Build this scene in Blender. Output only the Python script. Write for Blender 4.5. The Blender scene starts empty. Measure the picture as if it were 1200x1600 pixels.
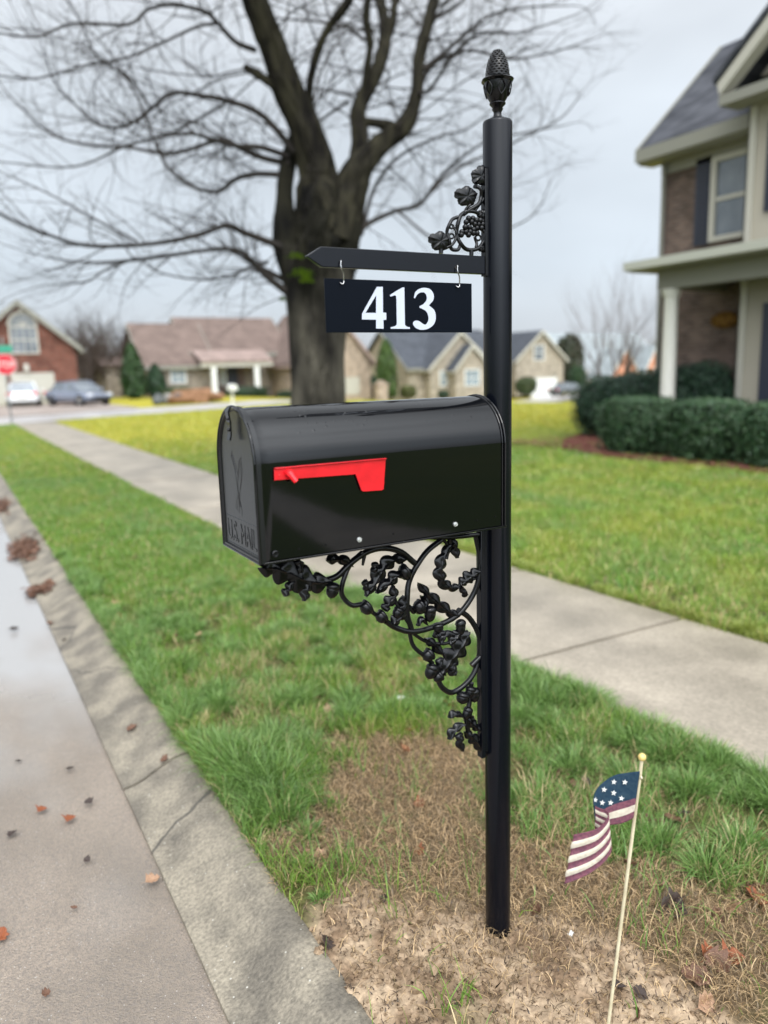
import bpy, math, random
import numpy as np
from mathutils import Vector, Matrix
random.seed(7)
rng = np.random.default_rng(11)
scene = bpy.context.scene
C = scene.collection
# ------------------------------------------------------------------ camera
CAM = np.array([-1.2185, -1.5508, 1.6044]); YAW, PIT, ROL, F = 29.5638, 10.528, 1.6057, 1195.8576
_y, _t, _r = np.radians([YAW, PIT, ROL])
FW = np.array([math.sin(_y)*math.cos(_t), math.cos(_y)*math.cos(_t), -math.sin(_t)])
_rt = np.array([math.cos(_y), -math.sin(_y), 0.0]); _up = np.cross(_rt, FW)
RT = _rt*math.cos(_r)-_up*math.sin(_r); UP = _up*math.cos(_r)+_rt*math.sin(_r)
cd = bpy.data.cameras.new('camera'); cam = bpy.data.objects.new('camera', cd); C.objects.link(cam)
M = Matrix.Identity(4)
for i in range(3):
    M[i][0], M[i][1], M[i][2], M[i][3] = RT[i], UP[i], -FW[i], CAM[i]
cam.matrix_world = M
cd.sensor_fit = 'VERTICAL'; cd.sensor_height = 36.0; cd.sensor_width = 27.0
cd.lens = F/1600*36; cd.clip_start = 0.05; cd.clip_end = 3000
cd.dof.use_dof = True; cd.dof.focus_distance = 1.93; cd.dof.aperture_fstop = 1.6
scene.camera = cam
scene.render.resolution_x = 768; scene.render.resolution_y = 1024
def ray(px, py):
    d = FW*F + RT*(px-600) - UP*(py-800)
    return d/np.linalg.norm(d)
def at(px, py, X=None, Y=None, Z=None, d=None):
    """point of the real place seen at a photo pixel, on a given plane or at a given depth"""
    r = ray(px, py)
    if X is not None: k = (X-CAM[0])/r[0]
    elif Y is not None: k = (Y-CAM[1])/r[1]
    elif Z is not None: k = (Z-CAM[2])/r[2]
    else: k = d/float(r@FW)
    return CAM+r*k
# ------------------------------------------------------------------ world: overcast sky
SUN_EL, SUN_AZ = math.radians(52), math.radians(195)     # soft light from behind-left, through the cloud
w = bpy.data.worlds.new("World"); scene.world = w; w.use_nodes = True
nt = w.node_tree; nt.nodes.clear(); N = nt.nodes; L = nt.links
out = N.new('ShaderNodeOutputWorld'); bg = N.new('ShaderNodeBackground')
sky = N.new('ShaderNodeTexSky'); sky.sky_type = 'NISHITA'; sky.sun_disc = False
sky.sun_elevation = SUN_EL; sky.sun_rotation = SUN_AZ; sky.dust_density = 3; sky.ozone_density = 1.5
tc = N.new('ShaderNodeTexCoord'); sep = N.new('ShaderNodeSeparateXYZ'); L.new(tc.outputs['Generated'], sep.inputs[0])
rampz = N.new('ShaderNodeValToRGB'); L.new(sep.outputs[2], rampz.inputs[0])
e = rampz.color_ramp.elements
e[0].position = 0.0; e[0].color = (5.9, 6.3, 6.8, 1)
e[1].position = 1.0; e[1].color = (11.5, 12, 12.5, 1)
for pos, col in ((0.12, (6.3, 7.0, 7.7)), (0.30, (7.2, 7.8, 8.4)), (0.46, (8.8, 9.2, 9.7)), (0.62, (10.0, 10.5, 11.0))):
    q = rampz.color_ramp.elements.new(pos); q.color = (*col, 1)
nz = N.new('ShaderNodeTexNoise'); nz.inputs['Scale'].default_value = 1.7; nz.inputs['Detail'].default_value = 4
mp = N.new('ShaderNodeMapping'); mp.inputs['Scale'].default_value = (1, 1, 2.6); mp.inputs['Location'].default_value = (3.1, 1.3, 0.2)
L.new(tc.outputs['Generated'], mp.inputs[0]); L.new(mp.outputs[0], nz.inputs[0])
mr = N.new('ShaderNodeMapRange'); mr.inputs[1].default_value = .3; mr.inputs[2].default_value = .7
mr.inputs[3].default_value = .84; mr.inputs[4].default_value = 1.16; L.new(nz.outputs[0], mr.inputs[0])
vm = N.new('ShaderNodeVectorMath'); vm.operation = 'SCALE'; L.new(rampz.outputs[0], vm.inputs[0]); L.new(mr.outputs[0], vm.inputs[3])
mx = N.new('ShaderNodeMix'); mx.data_type = 'RGBA'; mx.inputs[0].default_value = .90
L.new(sky.outputs[0], mx.inputs[6]); 
# cloud is brighter towards the hidden sun (behind the camera)
dt = N.new('ShaderNodeVectorMath'); dt.operation = 'DOT_PRODUCT'; L.new(tc.outputs['Generated'], dt.inputs[0])
dt.inputs[1].default_value = (math.sin(SUN_AZ)*math.cos(.75), math.cos(SUN_AZ)*math.cos(.75), math.sin(.75))
mg = N.new('ShaderNodeMapRange'); mg.interpolation_type = 'SMOOTHSTEP'; mg.inputs[1].default_value = .35; mg.inputs[2].default_value = 1.0; mg.inputs[3].default_value = 1.0; mg.inputs[4].default_value = 4.2
L.new(dt.outputs['Value'], mg.inputs[0]); vg = N.new('ShaderNodeVectorMath'); vg.operation = 'SCALE'; L.new(vm.outputs[0], vg.inputs[0]); L.new(mg.outputs[0], vg.inputs[3])
L.new(vg.outputs[0], mx.inputs[7]); L.new(mx.outputs[2], bg.inputs[0])
bg.inputs[1].default_value = 0.10; L.new(bg.outputs[0], out.inputs[0])
sl = bpy.data.lights.new('sun', 'SUN'); sl.energy = 1.0; sl.angle = math.radians(25); sl.color = (1.0, .965, .92)
so = bpy.data.objects.new('sun', sl); C.objects.link(so)
sd = Vector((math.sin(SUN_AZ)*math.cos(SUN_EL), math.cos(SUN_AZ)*math.cos(SUN_EL), math.sin(SUN_EL)))
so.rotation_euler = sd.to_track_quat('Z', 'Y').to_euler()
scene.view_settings.view_transform = 'Standard'; scene.view_settings.look = 'None'
scene.view_settings.exposure = 0.2; scene.view_settings.gamma = 1.0
# ------------------------------------------------------------------ materials
def mat(name, col, rough=.6, col2=None, scale=5.0, detail=4, bump=0.0, bscale=None, metal=0.0, spec=None, attr=None,
        coat=0.0, contrast=(.35, .65), r2=None, vscale=None, bdist=.01, transmission=0.0, emit=None):
    spec = (.12 if rough > .7 else .5) if spec is None else spec; m = bpy.data.materials.new(name); m.use_nodes = True; t = m.node_tree; n = t.nodes; l = t.links
    b = n['Principled BSDF']; b.inputs['Base Color'].default_value = (*col, 1); b.inputs['Roughness'].default_value = rough
    b.inputs['Metallic'].default_value = metal; b.inputs['Specular IOR Level'].default_value = spec
    b.inputs['Coat Weight'].default_value = coat; b.inputs['Coat Roughness'].default_value = .04
    co = n.new('ShaderNodeTexCoord'); src = co.outputs['Object']
    if vscale:
        mm = n.new('ShaderNodeMapping'); mm.inputs['Scale'].default_value = vscale; l.new(src, mm.inputs[0]); src = mm.outputs[0]
    base = None
    if attr:
        a = n.new('ShaderNodeAttribute'); a.attribute_name = attr; base = a.outputs['Color']
        if not col2: l.new(base, b.inputs['Base Color'])
    if col2 or r2 is not None:
        nz = n.new('ShaderNodeTexNoise'); nz.inputs['Scale'].default_value = scale; nz.inputs['Detail'].default_value = detail
        l.new(src, nz.inputs[0])
        mr = n.new('ShaderNodeMapRange'); mr.inputs[1].default_value, mr.inputs[2].default_value = contrast
        l.new(nz.outputs[0], mr.inputs[0])
        if col2:
            mx = n.new('ShaderNodeMix'); mx.data_type = 'RGBA'; l.new(mr.outputs[0], mx.inputs[0])
            mx.inputs[6].default_value = (*col, 1); mx.inputs[7].default_value = (*col2, 1)
            if base: l.new(base, mx.inputs[6])
            l.new(mx.outputs[2], b.inputs['Base Color'])
        if r2 is not None:
            m2 = n.new('ShaderNodeMapRange'); m2.inputs[3].default_value = rough; m2.inputs[4].default_value = r2
            l.new(mr.outputs[0], m2.inputs[0]); l.new(m2.outputs[0], b.inputs['Roughness'])
    if bump:
        nb = n.new('ShaderNodeTexNoise'); nb.inputs['Scale'].default_value = bscale or scale*4; nb.inputs['Detail'].default_value = 5
        l.new(src, nb.inputs[0]); bp = n.new('ShaderNodeBump'); bp.inputs['Strength'].default_value = bump
        bp.inputs['Distance'].default_value = bdist; l.new(nb.outputs[0], bp.inputs['Height']); l.new(bp.outputs[0], b.inputs['Normal'])
    if emit: b.inputs['Emission Color'].default_value = (*emit, 1); b.inputs['Emission Strength'].default_value = 1
    return m
def nodes_of(m): return m.node_tree.nodes, m.node_tree.links, m.node_tree.nodes['Principled BSDF']
def brickmat(name, c1, c2, mortar, bw=.21, bh=.075, scale=1.0, axis='XZ'):
    m = mat(name, c1, .85); n, l, b = nodes_of(m)
    co = n.new('ShaderNodeTexCoord'); s = n.new('ShaderNodeSeparateXYZ'); l.new(co.outputs['Object'], s.inputs[0])
    add = n.new('ShaderNodeMath'); l.new(s.outputs[0], add.inputs[0]); l.new(s.outputs[1], add.inputs[1])
    cb = n.new('ShaderNodeCombineXYZ'); l.new(add.outputs[0], cb.inputs[0]); l.new(s.outputs[2], cb.inputs[1])
    br = n.new('ShaderNodeTexBrick'); l.new(cb.outputs[0], br.inputs[0]); br.inputs['Color1'].default_value = (*c1, 1)
    br.inputs['Color2'].default_value = (*c2, 1); br.inputs['Mortar'].default_value = (*mortar, 1)
    br.inputs['Scale'].default_value = 1.0; br.inputs['Brick Width'].default_value = bw; br.inputs['Row Height'].default_value = bh
    br.inputs['Mortar Size'].default_value = .009; br.inputs['Bias'].default_value = -.2
    nz = n.new('ShaderNodeTexNoise'); nz.inputs['Scale'].default_value = 2.2; l.new(co.outputs['Object'], nz.inputs[0])
    mr = n.new('ShaderNodeMapRange'); mr.inputs[1].default_value = .35; mr.inputs[2].default_value = .65
    mr.inputs[3].default_value = .75; mr.inputs[4].default_value = 1.25; l.new(nz.outputs[0], mr.inputs[0])
    v = n.new('ShaderNodeVectorMath'); v.operation = 'SCALE'; l.new(br.outputs[0], v.inputs[0]); l.new(mr.outputs[0], v.inputs[3])
    l.new(v.outputs[0], b.inputs['Base Color'])
    bp = n.new('ShaderNodeBump'); bp.inputs['Distance'].default_value = .01; bp.inputs['Strength'].default_value = .6; bp.invert = True
    l.new(br.outputs['Fac'], bp.inputs['Height']); l.new(bp.outputs[0], b.inputs['Normal'])
    return m
def sidingmat(name, c, lap=.115):
    m = mat(name, c, .55); n, l, b = nodes_of(m)
    co = n.new('ShaderNodeTexCoord'); s = n.new('ShaderNodeSeparateXYZ'); l.new(co.outputs['Object'], s.inputs[0])
    d = n.new('ShaderNodeMath'); d.operation = 'DIVIDE'; d.inputs[1].default_value = lap; l.new(s.outputs[2], d.inputs[0])
    f = n.new('ShaderNodeMath'); f.operation = 'FRACT'; l.new(d.outputs[0], f.inputs[0])
    bp = n.new('ShaderNodeBump'); bp.inputs['Distance'].default_value = .03; bp.inputs['Strength'].default_value = 1; bp.invert = True
    l.new(f.outputs[0], bp.inputs['Height']); l.new(bp.outputs[0], b.inputs['Normal'])
    return m
def shinglemat(name, c1, c2):
    m = mat(name, c1, .9); n, l, b = nodes_of(m)
    co = n.new('ShaderNodeTexCoord'); mp = n.new('ShaderNodeMapping'); mp.inputs['Rotation'].default_value = (0, 0, 0)
    s = n.new('ShaderNodeSeparateXYZ'); l.new(co.outputs['Object'], s.inputs[0])
    add = n.new('ShaderNodeMath'); l.new(s.outputs[0], add.inputs[0]); l.new(s.outputs[1], add.inputs[1])
    cb = n.new('ShaderNodeCombineXYZ'); l.new(add.outputs[0], cb.inputs[0]); l.new(s.outputs[2], cb.inputs[1])
    br = n.new('ShaderNodeTexBrick'); l.new(cb.outputs[0], br.inputs[0]); br.inputs['Scale'].default_value = 1
    br.inputs['Color1'].default_value = (*c1, 1); br.inputs['Color2'].default_value = (*c2, 1)
    br.inputs['Mortar'].default_value = tuple(x*.6 for x in c1)+(1,); br.inputs['Brick Width'].default_value = .3
    br.inputs['Row Height'].default_value = .11; br.inputs['Mortar Size'].default_value = .006
    nz = n.new('ShaderNodeTexNoise'); nz.inputs['Scale'].default_value = 1.1; nz.inputs['Detail'].default_value = 6; l.new(co.outputs['Object'], nz.inputs[0])
    mr = n.new('ShaderNodeMapRange'); mr.inputs[1].default_value = .3; mr.inputs[2].default_value = .7
    mr.inputs[3].default_value = .8; mr.inputs[4].default_value = 1.2; l.new(nz.outputs[0], mr.inputs[0])
    v = n.new('ShaderNodeVectorMath'); v.operation = 'SCALE'; l.new(br.outputs[0], v.inputs[0]); l.new(mr.outputs[0], v.inputs[3])
    l.new(v.outputs[0], b.inputs['Base Color']); return m
def blackmetal():
    m = mat('gloss_black_enamel', (.0016, .0018, .0026), .07, bump=.05, bscale=7, bdist=.004, spec=.40)
    n, l, b = nodes_of(m)                      # rain drops standing on the top
    co = n.new('ShaderNodeTexCoord'); vo = n.new('ShaderNodeTexVoronoi'); vo.inputs['Scale'].default_value = 60; l.new(co.outputs['Object'], vo.inputs[0])
    r = n.new('ShaderNodeMapRange'); r.inputs[1].default_value = .0; r.inputs[2].default_value = .16; r.inputs[3].default_value = 1; r.inputs[4].default_value = 0; l.new(vo.outputs['Distance'], r.inputs[0])
    nz = n.new('ShaderNodeTexNoise'); nz.inputs['Scale'].default_value = 9; l.new(co.outputs['Object'], nz.inputs[0])
    g = n.new('ShaderNodeNewGeometry'); s = n.new('ShaderNodeSeparateXYZ'); l.new(g.outputs['Normal'], s.inputs[0])
    r2 = n.new('ShaderNodeMapRange'); r2.inputs[1].default_value = .50; r2.inputs[2].default_value = .54; l.new(nz.outputs[0], r2.inputs[0])
    r3 = n.new('ShaderNodeMapRange'); r3.inputs[1].default_value = .45; r3.inputs[2].default_value = .9; l.new(s.outputs[2], r3.inputs[0])
    a = n.new('ShaderNodeMath'); a.operation = 'MULTIPLY'; l.new(r.outputs[0], a.inputs[0]); l.new(r2.outputs[0], a.inputs[1])
    a2 = n.new('ShaderNodeMath'); a2.operation = 'MULTIPLY'; l.new(a.outputs[0], a2.inputs[0]); l.new(r3.outputs[0], a2.inputs[1])
    bp = n.new('ShaderNodeBump'); bp.inputs['Distance'].default_value = .0035; bp.inputs['Strength'].default_value = .9; l.new(a2.outputs[0], bp.inputs['Height'])
    ob = [x for x in n if x.type == 'BUMP' and x is not bp][0]; l.new(ob.outputs[0], bp.inputs['Normal']); l.new(bp.outputs[0], b.inputs['Normal'])
    return m
MT = dict(
    enamel=blackmetal(),
    satin=mat('satin_black_paint', (.0026, .0034, .006), .2, bump=.05, bscale=45, bdist=.002, spec=.25),
    cast=mat('cast_black_paint', (.0028, .003, .0038), .2, spec=.3, bump=.25, bscale=140, bdist=.0015),
    door=mat('textured_black_door', (.006, .0065, .0075), .26, spec=.4, bump=.1, bscale=60, bdist=.002),
    plate=mat('sign_navy_black', (.003, .0045, .008), .3, spec=.06),
    red=mat('red_flag_paint', (.62, .008, .016), .28, (.50, .006, .012), 25, bump=.08, bscale=40, bdist=.002), redlight=mat('red_flag_pivot', (.83, .012, .02), .35),
    zinc=mat('zinc_steel', (.36, .36, .36), .18, metal=1.0), bolt=mat('nylon_washer', (.55, .56, .55), .35, metal=.6),
    silver=mat('silver_vinyl', (.47, .50, .58), .35),
    bark=mat('bark', (.032, .029, .018), .95, (.007, .006, .005), 6.0, 8, bump=1.0, bscale=11, vscale=(1, 1, .22), bdist=.06),
    barkL=mat('bark_pale', (.062, .056, .043), .95, (.010, .009, .0075), 4.0, 8, bump=1.0, bscale=11, vscale=(1, 1, .25), bdist=.06),
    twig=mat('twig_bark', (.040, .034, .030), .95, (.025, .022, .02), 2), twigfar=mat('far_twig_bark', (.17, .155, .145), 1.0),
    moss=mat('moss', (.12, .19, .012), .95, (.08, .14, .01), 12),
    asphalt=None, white=mat('white_trim_paint', (.68, .68, .65), .5), cream=mat('cream_trim_paint', (.43, .41, .35), .5),
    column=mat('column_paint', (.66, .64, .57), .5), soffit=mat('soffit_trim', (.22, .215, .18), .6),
    glass=mat('window_glass', (.07, .085, .10), .08, (.16, .18, .2), 1.3, spec=.9, bump=.05, bscale=3, bdist=.02),
    glassL=mat('light_window_glass', (.25, .30, .33), .1, (.16, .20, .23), 1.0, spec=.8),
    dark=mat('dark_interior', (.03, .028, .028), .9), navy=mat('navy_shutter', (.022, .026, .045), .5),
    rubber=mat('tyre_rubber', (.02, .02, .021), .8), chrome=mat('wheel_alloy', (.45, .45, .47), .3, metal=1),
    carwhite=mat('white_car_paint', (.72, .74, .74), .18, coat=1), carsilver=mat('silver_car_paint', (.42, .47, .52), .25, coat=1),
    carblue=mat('grey_blue_car_paint', (.13, .15, .20), .2, coat=1), cardark=mat('dark_suv_paint', (.035, .042, .05), .2, coat=1),
    lampred=mat('tail_lamp', (.55, .03, .03), .2), lampclear=mat('head_lamp', (.55, .57, .6), .1),
    stopred=mat('stop_sign_red', (.50, .012, .03), .4), signgreen=mat('street_sign_green', (.03, .26, .17), .4),
    galv=mat('galvanized_post', (.22, .23, .23), .5, metal=.6),
)
# the trunk is wet and algae-dark above, dry and pale below
n, l, b = nodes_of(MT['barkL']); mxx = [q for q in n if q.type == 'MIX'][0]; co = [q for q in n if q.type == 'TEX_COORD'][0]
sx_ = n.new('ShaderNodeSeparateXYZ'); l.new(co.outputs['Object'], sx_.inputs[0]); nq = n.new('ShaderNodeTexNoise'); nq.inputs['Scale'].default_value = 1.6; nq.inputs['Detail'].default_value = 6; l.new(co.outputs['Object'], nq.inputs[0])
dk = n.new('ShaderNodeMix'); dk.data_type = 'RGBA'; l.new(mxx.inputs[0].links[0].from_socket, dk.inputs[0]); dk.inputs[6].default_value = (.014, .013, .008, 1); dk.inputs[7].default_value = (.003, .0028, .0024, 1); ma = n.new('ShaderNodeMath'); ma.operation = 'MULTIPLY_ADD'; l.new(nq.outputs[0], ma.inputs[0]); ma.inputs[1].default_value = 2.6; l.new(sx_.outputs[2], ma.inputs[2])
mra = n.new('ShaderNodeMapRange'); mra.inputs[1].default_value = 3.5; mra.inputs[2].default_value = 4.4; l.new(ma.outputs[0], mra.inputs[0])
mxb = n.new('ShaderNodeMix'); mxb.data_type = 'RGBA'; l.new(mra.outputs[0], mxb.inputs[0]); l.new(mxx.outputs[2], mxb.inputs[6]); l.new(dk.outputs[2], mxb.inputs[7]); l.new(mxb.outputs[2], b.inputs['Base Color'])
# ------------------------------------------------------------------ mesh helpers
class MB:
    def __init__(s): s.v = []; s.f = []; s.mi = []; s.ms = []
    def add(s, vs, fs, m=0):
        o = len(s.v); s.v.extend([tuple(map(float, p)) for p in vs]); s.f.extend([tuple(i+o for i in f) for f in fs]); s.mi.extend([m]*len(fs))
    def box(s, a, b, m=0):
        x0, y0, z0 = a; x1, y1, z1 = b
        s.add([(x0,y0,z0),(x1,y0,z0),(x1,y1,z0),(x0,y1,z0),(x0,y0,z1),(x1,y0,z1),(x1,y1,z1),(x0,y1,z1)],
              [(0,3,2,1),(4,5,6,7),(0,1,5,4),(1,2,6,5),(2,3,7,6),(3,0,4,7)], m)
    def tube(s, pts, rad, n=8, m=0, cap=True, flat=1.0):
        pts = [np.array(p, float) for p in pts]; k = len(pts)
        if not hasattr(rad, '__len__'): rad = [rad]*k
        t0 = pts[1]-pts[0]; t0 /= np.linalg.norm(t0)+1e-12
        u = np.cross(t0, [0, 0, 1.0]) if abs(t0[2]) < .9 else np.cross(t0, [0, 1.0, 0]); u /= np.linalg.norm(u)
        vs = []
        for i in range(k):
            t = pts[min(i+1, k-1)]-pts[max(i-1, 0)]; t /= np.linalg.norm(t)+1e-12
            u = u-t*(u@t); u /= np.linalg.norm(u)+1e-12; v = np.cross(t, u)
            for j in range(n):
                a = 2*math.pi*j/n; vs.append(pts[i]+(u*math.cos(a)*flat+v*math.sin(a))*rad[i])
        fs = [(i*n+j, i*n+(j+1) % n, (i+1)*n+(j+1) % n, (i+1)*n+j) for i in range(k-1) for j in range(n)]
        if cap: fs += [tuple(range(n))[::-1], tuple((k-1)*n+j for j in range(n))]
        s.add(vs, fs, m)
    def lathe(s, prof, c=(0, 0, 0), n=32, m=0, wob=None):
        vs = []
        for i, (r, z) in enumerate(prof):
            for j in range(n):
                a = 2*math.pi*j/n; rr = r*(wob(i, a, z) if wob else 1)
                vs.append((c[0]+rr*math.cos(a), c[1]+rr*math.sin(a), c[2]+z))
        k = len(prof)
        fs = [(i*n+j, i*n+(j+1) % n, (i+1)*n+(j+1) % n, (i+1)*n+j) for i in range(k-1) for j in range(n)]
        fs += [tuple(range(n))[::-1], tuple((k-1)*n+j for j in range(n))]
        s.add(vs, fs, m)
    def prism(s, poly, ext, m=0):
        """poly: planar 3D points, ext: extrusion vector"""
        p = [np.array(q, float) for q in poly]; e = np.array(ext, float); n = len(p)
        s.add(p+[q+e for q in p], [tuple(range(n))[::-1], tuple(range(n, 2*n))]+[(i, (i+1) % n, n+(i+1) % n, n+i) for i in range(n)], m)
    def ball(s, c, r, n=10, k=7, m=0, rot=None, squash=None):
        if not hasattr(r, '__len__'): r = (r, r, r)
        vs = []
        for i in range(1, k):
            th = math.pi*i/k
            for j in range(n):
                a = 2*math.pi*j/n; vs.append(np.array([math.sin(th)*math.cos(a)*r[0], math.sin(th)*math.sin(a)*r[1], math.cos(th)*r[2]]))
        vs += [np.array([0, 0, r[2]]), np.array([0, 0, -r[2]])]
        if rot is not None: vs = [rot@v for v in vs]
        vs = [v+np.array(c) for v in vs]; T = (k-1)*n
        fs = [(i*n+j, (i+1)*n+j, (i+1)*n+(j+1) % n, i*n+(j+1) % n) for i in range(k-2) for j in range(n)]
        fs += [(T, j, (j+1) % n) for j in range(n)]+[(T+1, (k-2)*n+(j+1) % n, (k-2)*n+j) for j in range(n)]
        s.add(vs, fs, m)
    def build(s, name, mats, parent=None, smooth=True, bevel=0, ang=35, **tags):
        me = bpy.data.meshes.new(name); me.from_pydata(s.v, [], s.f)
        if not isinstance(mats, (list, tuple)): mats = [mats]
        for m in mats: me.materials.append(m)
        me.polygons.foreach_set('material_index', s.mi)
        me.validate(); me.update()
        if smooth:
            me.shade_smooth(); 
            try: me.set_sharp_from_angle(angle=math.radians(ang))
            except Exception: pass
        o = bpy.data.objects.new(name, me); C.objects.link(o)
        if parent: o.parent = parent; o.matrix_parent_inverse = parent.matrix_basis.inverted()
        if bevel:
            b = o.modifiers.new('bevel', 'BEVEL'); b.width = bevel; b.segments = 2; b.limit_method = 'ANGLE'; b.angle_limit = math.radians(40)
        for k_, v_ in tags.items(): o[k_] = v_
        return o
def empty(name, loc, label=None, cat=None, group=None):
    o = bpy.data.objects.new(name, None); C.objects.link(o); o.location = loc; o.empty_display_size = .1
    if label: o['label'] = label
    if cat: o['category'] = cat
    if group: o['group'] = group
    return o
def tag(o, label=None, cat=None, group=None, kind=None):
    for k, v in (('label', label), ('category', cat), ('group', group), ('kind', kind)):
        if v: o[k] = v
    return o
def copy_tree(o, parent=None):
    c = o.copy(); C.objects.link(c)
    if parent: c.parent = parent
    for ch in list(o.children): copy_tree(ch, c)
    return c
def spline(P, n=6):
    P = [np.array(p, float) for p in P]
    if len(P) < 3: return [P[0]*(1-t)+P[-1]*t for t in np.linspace(0, 1, n)]
    Q = [2*P[0]-P[1]]+P+[2*P[-1]-P[-2]]; o = []
    for i in range(1, len(Q)-2):
        for k in range(n):
            t = k/n; a, b, c_, d = Q[i-1], Q[i], Q[i+1], Q[i+2]
            o.append(.5*((2*b)+(-a+c_)*t+(2*a-5*b+4*c_-d)*t*t+(-a+3*b-3*c_+d)*t**3))
    o.append(P[-1]); return o
def raw_mesh(name, verts, loops, starts, totals, mats, cols=None, smooth=False):
    me = bpy.data.meshes.new(name); me.vertices.add(len(verts)); me.vertices.foreach_set('co', np.asarray(verts, np.float32).ravel())
    me.loops.add(len(loops)); me.loops.foreach_set('vertex_index', np.asarray(loops, np.int32))
    me.polygons.add(len(starts)); me.polygons.foreach_set('loop_start', np.asarray(starts, np.int32))
    try: me.polygons.foreach_set('loop_total', np.asarray(totals, np.int32))
    except Exception: pass
    if smooth: me.polygons.foreach_set('use_smooth', np.ones(len(starts), bool))
    if cols is not None:
        a = me.color_attributes.new('col', 'FLOAT_COLOR', 'POINT')
        c4 = np.ones((len(verts), 4), np.float32); c4[:, :3] = cols; a.data.foreach_set('color', c4.ravel())
    for m in mats: me.materials.append(m)
    me.update(calc_edges=True); me.validate()
    o = bpy.data.objects.new(name, me); C.objects.link(o); return o
# numpy value noise
def vnoise(x, y, s=1.0, seed=0):
    x = np.asarray(x, float)*s+seed*17.3; y = np.asarray(y, float)*s-seed*9.1
    xi = np.floor(x).astype(np.int64); yi = np.floor(y).astype(np.int64); fx = x-xi; fy = y-yi
    fx = fx*fx*(3-2*fx); fy = fy*fy*(3-2*fy)
    def h(a, b):
        n = (a*374761393+b*668265263+seed*1442695041) & 0xffffffff
        n = ((n ^ (n >> 13))*1274126177) & 0xffffffff; return ((n ^ (n >> 16)) & 0xffff)/65535.0
    return (h(xi, yi)*(1-fx)+h(xi+1, yi)*fx)*(1-fy)+(h(xi, yi+1)*(1-fx)+h(xi+1, yi+1)*fx)*fy
def fbm(x, y, s=1.0, o=4, seed=0):
    r = 0; a = 1; t = 0
    for i in range(o): r = r+a*vnoise(x, y, s*2**i, seed+i); t += a; a *= .55
    return r/t
def S(t): t = np.clip(t, 0, 1); return t*t*(3-2*t)
# ------------------------------------------------------------------ terrain
XE = -.47                                           # back of kerb
def swc(y): return 2.08-.24*(1-np.exp(-np.maximum(y, -3)/5.0))-.004*np.maximum(y, 0)     # sidewalk centre line
SWH = .685
def crossN(x): return 29.5+.42*x+.002*np.maximum(x, 0)**2                    # near edge of the cross street
CW = 6.2
def soilmask(x, y):
    m = 0
    for cx, cy, rx, ry, a in ((-.14, .02, .22, .24, .85), (.08, -.28, .22, .24, 1.25), (-.28, .36, .12, .16, .5), (.12, .36, .2, .2, .2),
                              (-.42, .12, .12, .30, .8), (-.40, -.35, .12, .3, .7), (-.02, -.62, .30, .32, 1.2), (.14, -.62, .16, .2, .5)):
        m = m+a*np.exp(-(((x-cx)/rx)**2+((y-cy)/ry)**2))
    return S((m-.38+.55*(fbm(x, y, 5, 3, 3)-.5))/.45)
def thatch(x, y):
    m = 0
    for cx, cy, rx, ry, a in ((.02, .36, .52, .62, 1.15), (.42, -.36, .50, .30, 1.2), (.28, .95, .42, .42, .85), (.0, -.4, .5, .5, .6), (.1, 2.7, .25, .5, .45)):
        m = m+a*np.exp(-(((x-cx)/rx)**2+((y-cy)/ry)**2))
    return S((m-.42+1.5*(fbm(x, y, 6, 4, 8)-.5))/.7)
def terr(x, y):
    z = -2.1*S((x-14)/30)*S((y-14)/30)+.02*(fbm(x, y, .5, 2, 5)-.5)*S((np.hypot(x, y)-3)/4)
    z = z+.05*S((x-4)/5)*S((14-x)/4)*S((12-y)/6)
    return z
def groundz(x, y, fine=True):
    z = terr(x, y)
    if fine:
        sm = soilmask(x, y); near = S((4.5-np.hypot(x, y))/2)
        z = z+near*(.018*(fbm(x, y, 9, 3, 2)-.5)+sm*(.030*(fbm(x, y, 22, 4, 1)-.5)+.016*np.maximum(vnoise(x, y, 45, 6)-.55, 0)))
    z = z+.012*np.exp(-((np.hypot(x, y)-.045)/.03)**2)
    z = np.where((x > XE-.03), z-.012*S((XE+.06-x)/.08), z)
    s = np.abs(x-swc(y)); on = (y < crossN(x)) & (y > -30)
    z = np.where(on, z-.045*S((SWH+.04-s)/.05), z)
    inroad = (x < XE-.004) & (x > -8.9)
    z = np.where(inroad, np.minimum(z, -.26), z)
    incs = (y > crossN(x)+.1) & (y < crossN(x)+CW-.1) & (x > -60)
    z = np.where(incs, z-.10, z)
    return z
def axis(lo, f0, f1, hi, fine, g=1.085, extra=()):
    a = list(np.arange(f0, f1, fine)); s = fine; x = f1
    while x < hi: a.append(x); s = min(s*g, 14); x += s
    a.append(hi); s = fine; x = f0-fine
    while x > lo: a.append(x); s = min(s*g, 14); x -= s
    a.append(lo); a += list(extra); return np.array(sorted(set(np.round(a, 4))))
gx = axis(-500, XE-.03, 1.3, 600, .0125, extra=(XE-.006, XE+.001, -8.9, -8.89))
gy = axis(-300, -1.0, 1.9, 700, .0125)
X, Y = np.meshgrid(gx, gy); Z = groundz(X, Y)
nx, ny = len(gx), len(gy)
V = np.stack([X.ravel(), Y.ravel(), Z.ravel()], 1)
i, j = np.meshgrid(np.arange(nx-1), np.arange(ny-1)); a = (j*nx+i).ravel()
Q = np.stack([a, a+1, a+nx+1, a+nx], 1)
sm = soilmask(X, Y).ravel(); th = thatch(X, Y).ravel()
far = S((Y.ravel()+X.ravel()*.3-9)/15); nn = fbm(X, Y, 1.3, 4, 21).ravel(); n2 = fbm(X, Y, .23, 3, 31).ravel()
g1 = np.array([.075, .11, .020]); g2 = np.array([.33, .295, .035]); dirt = np.array([.060, .042, .026])
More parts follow.
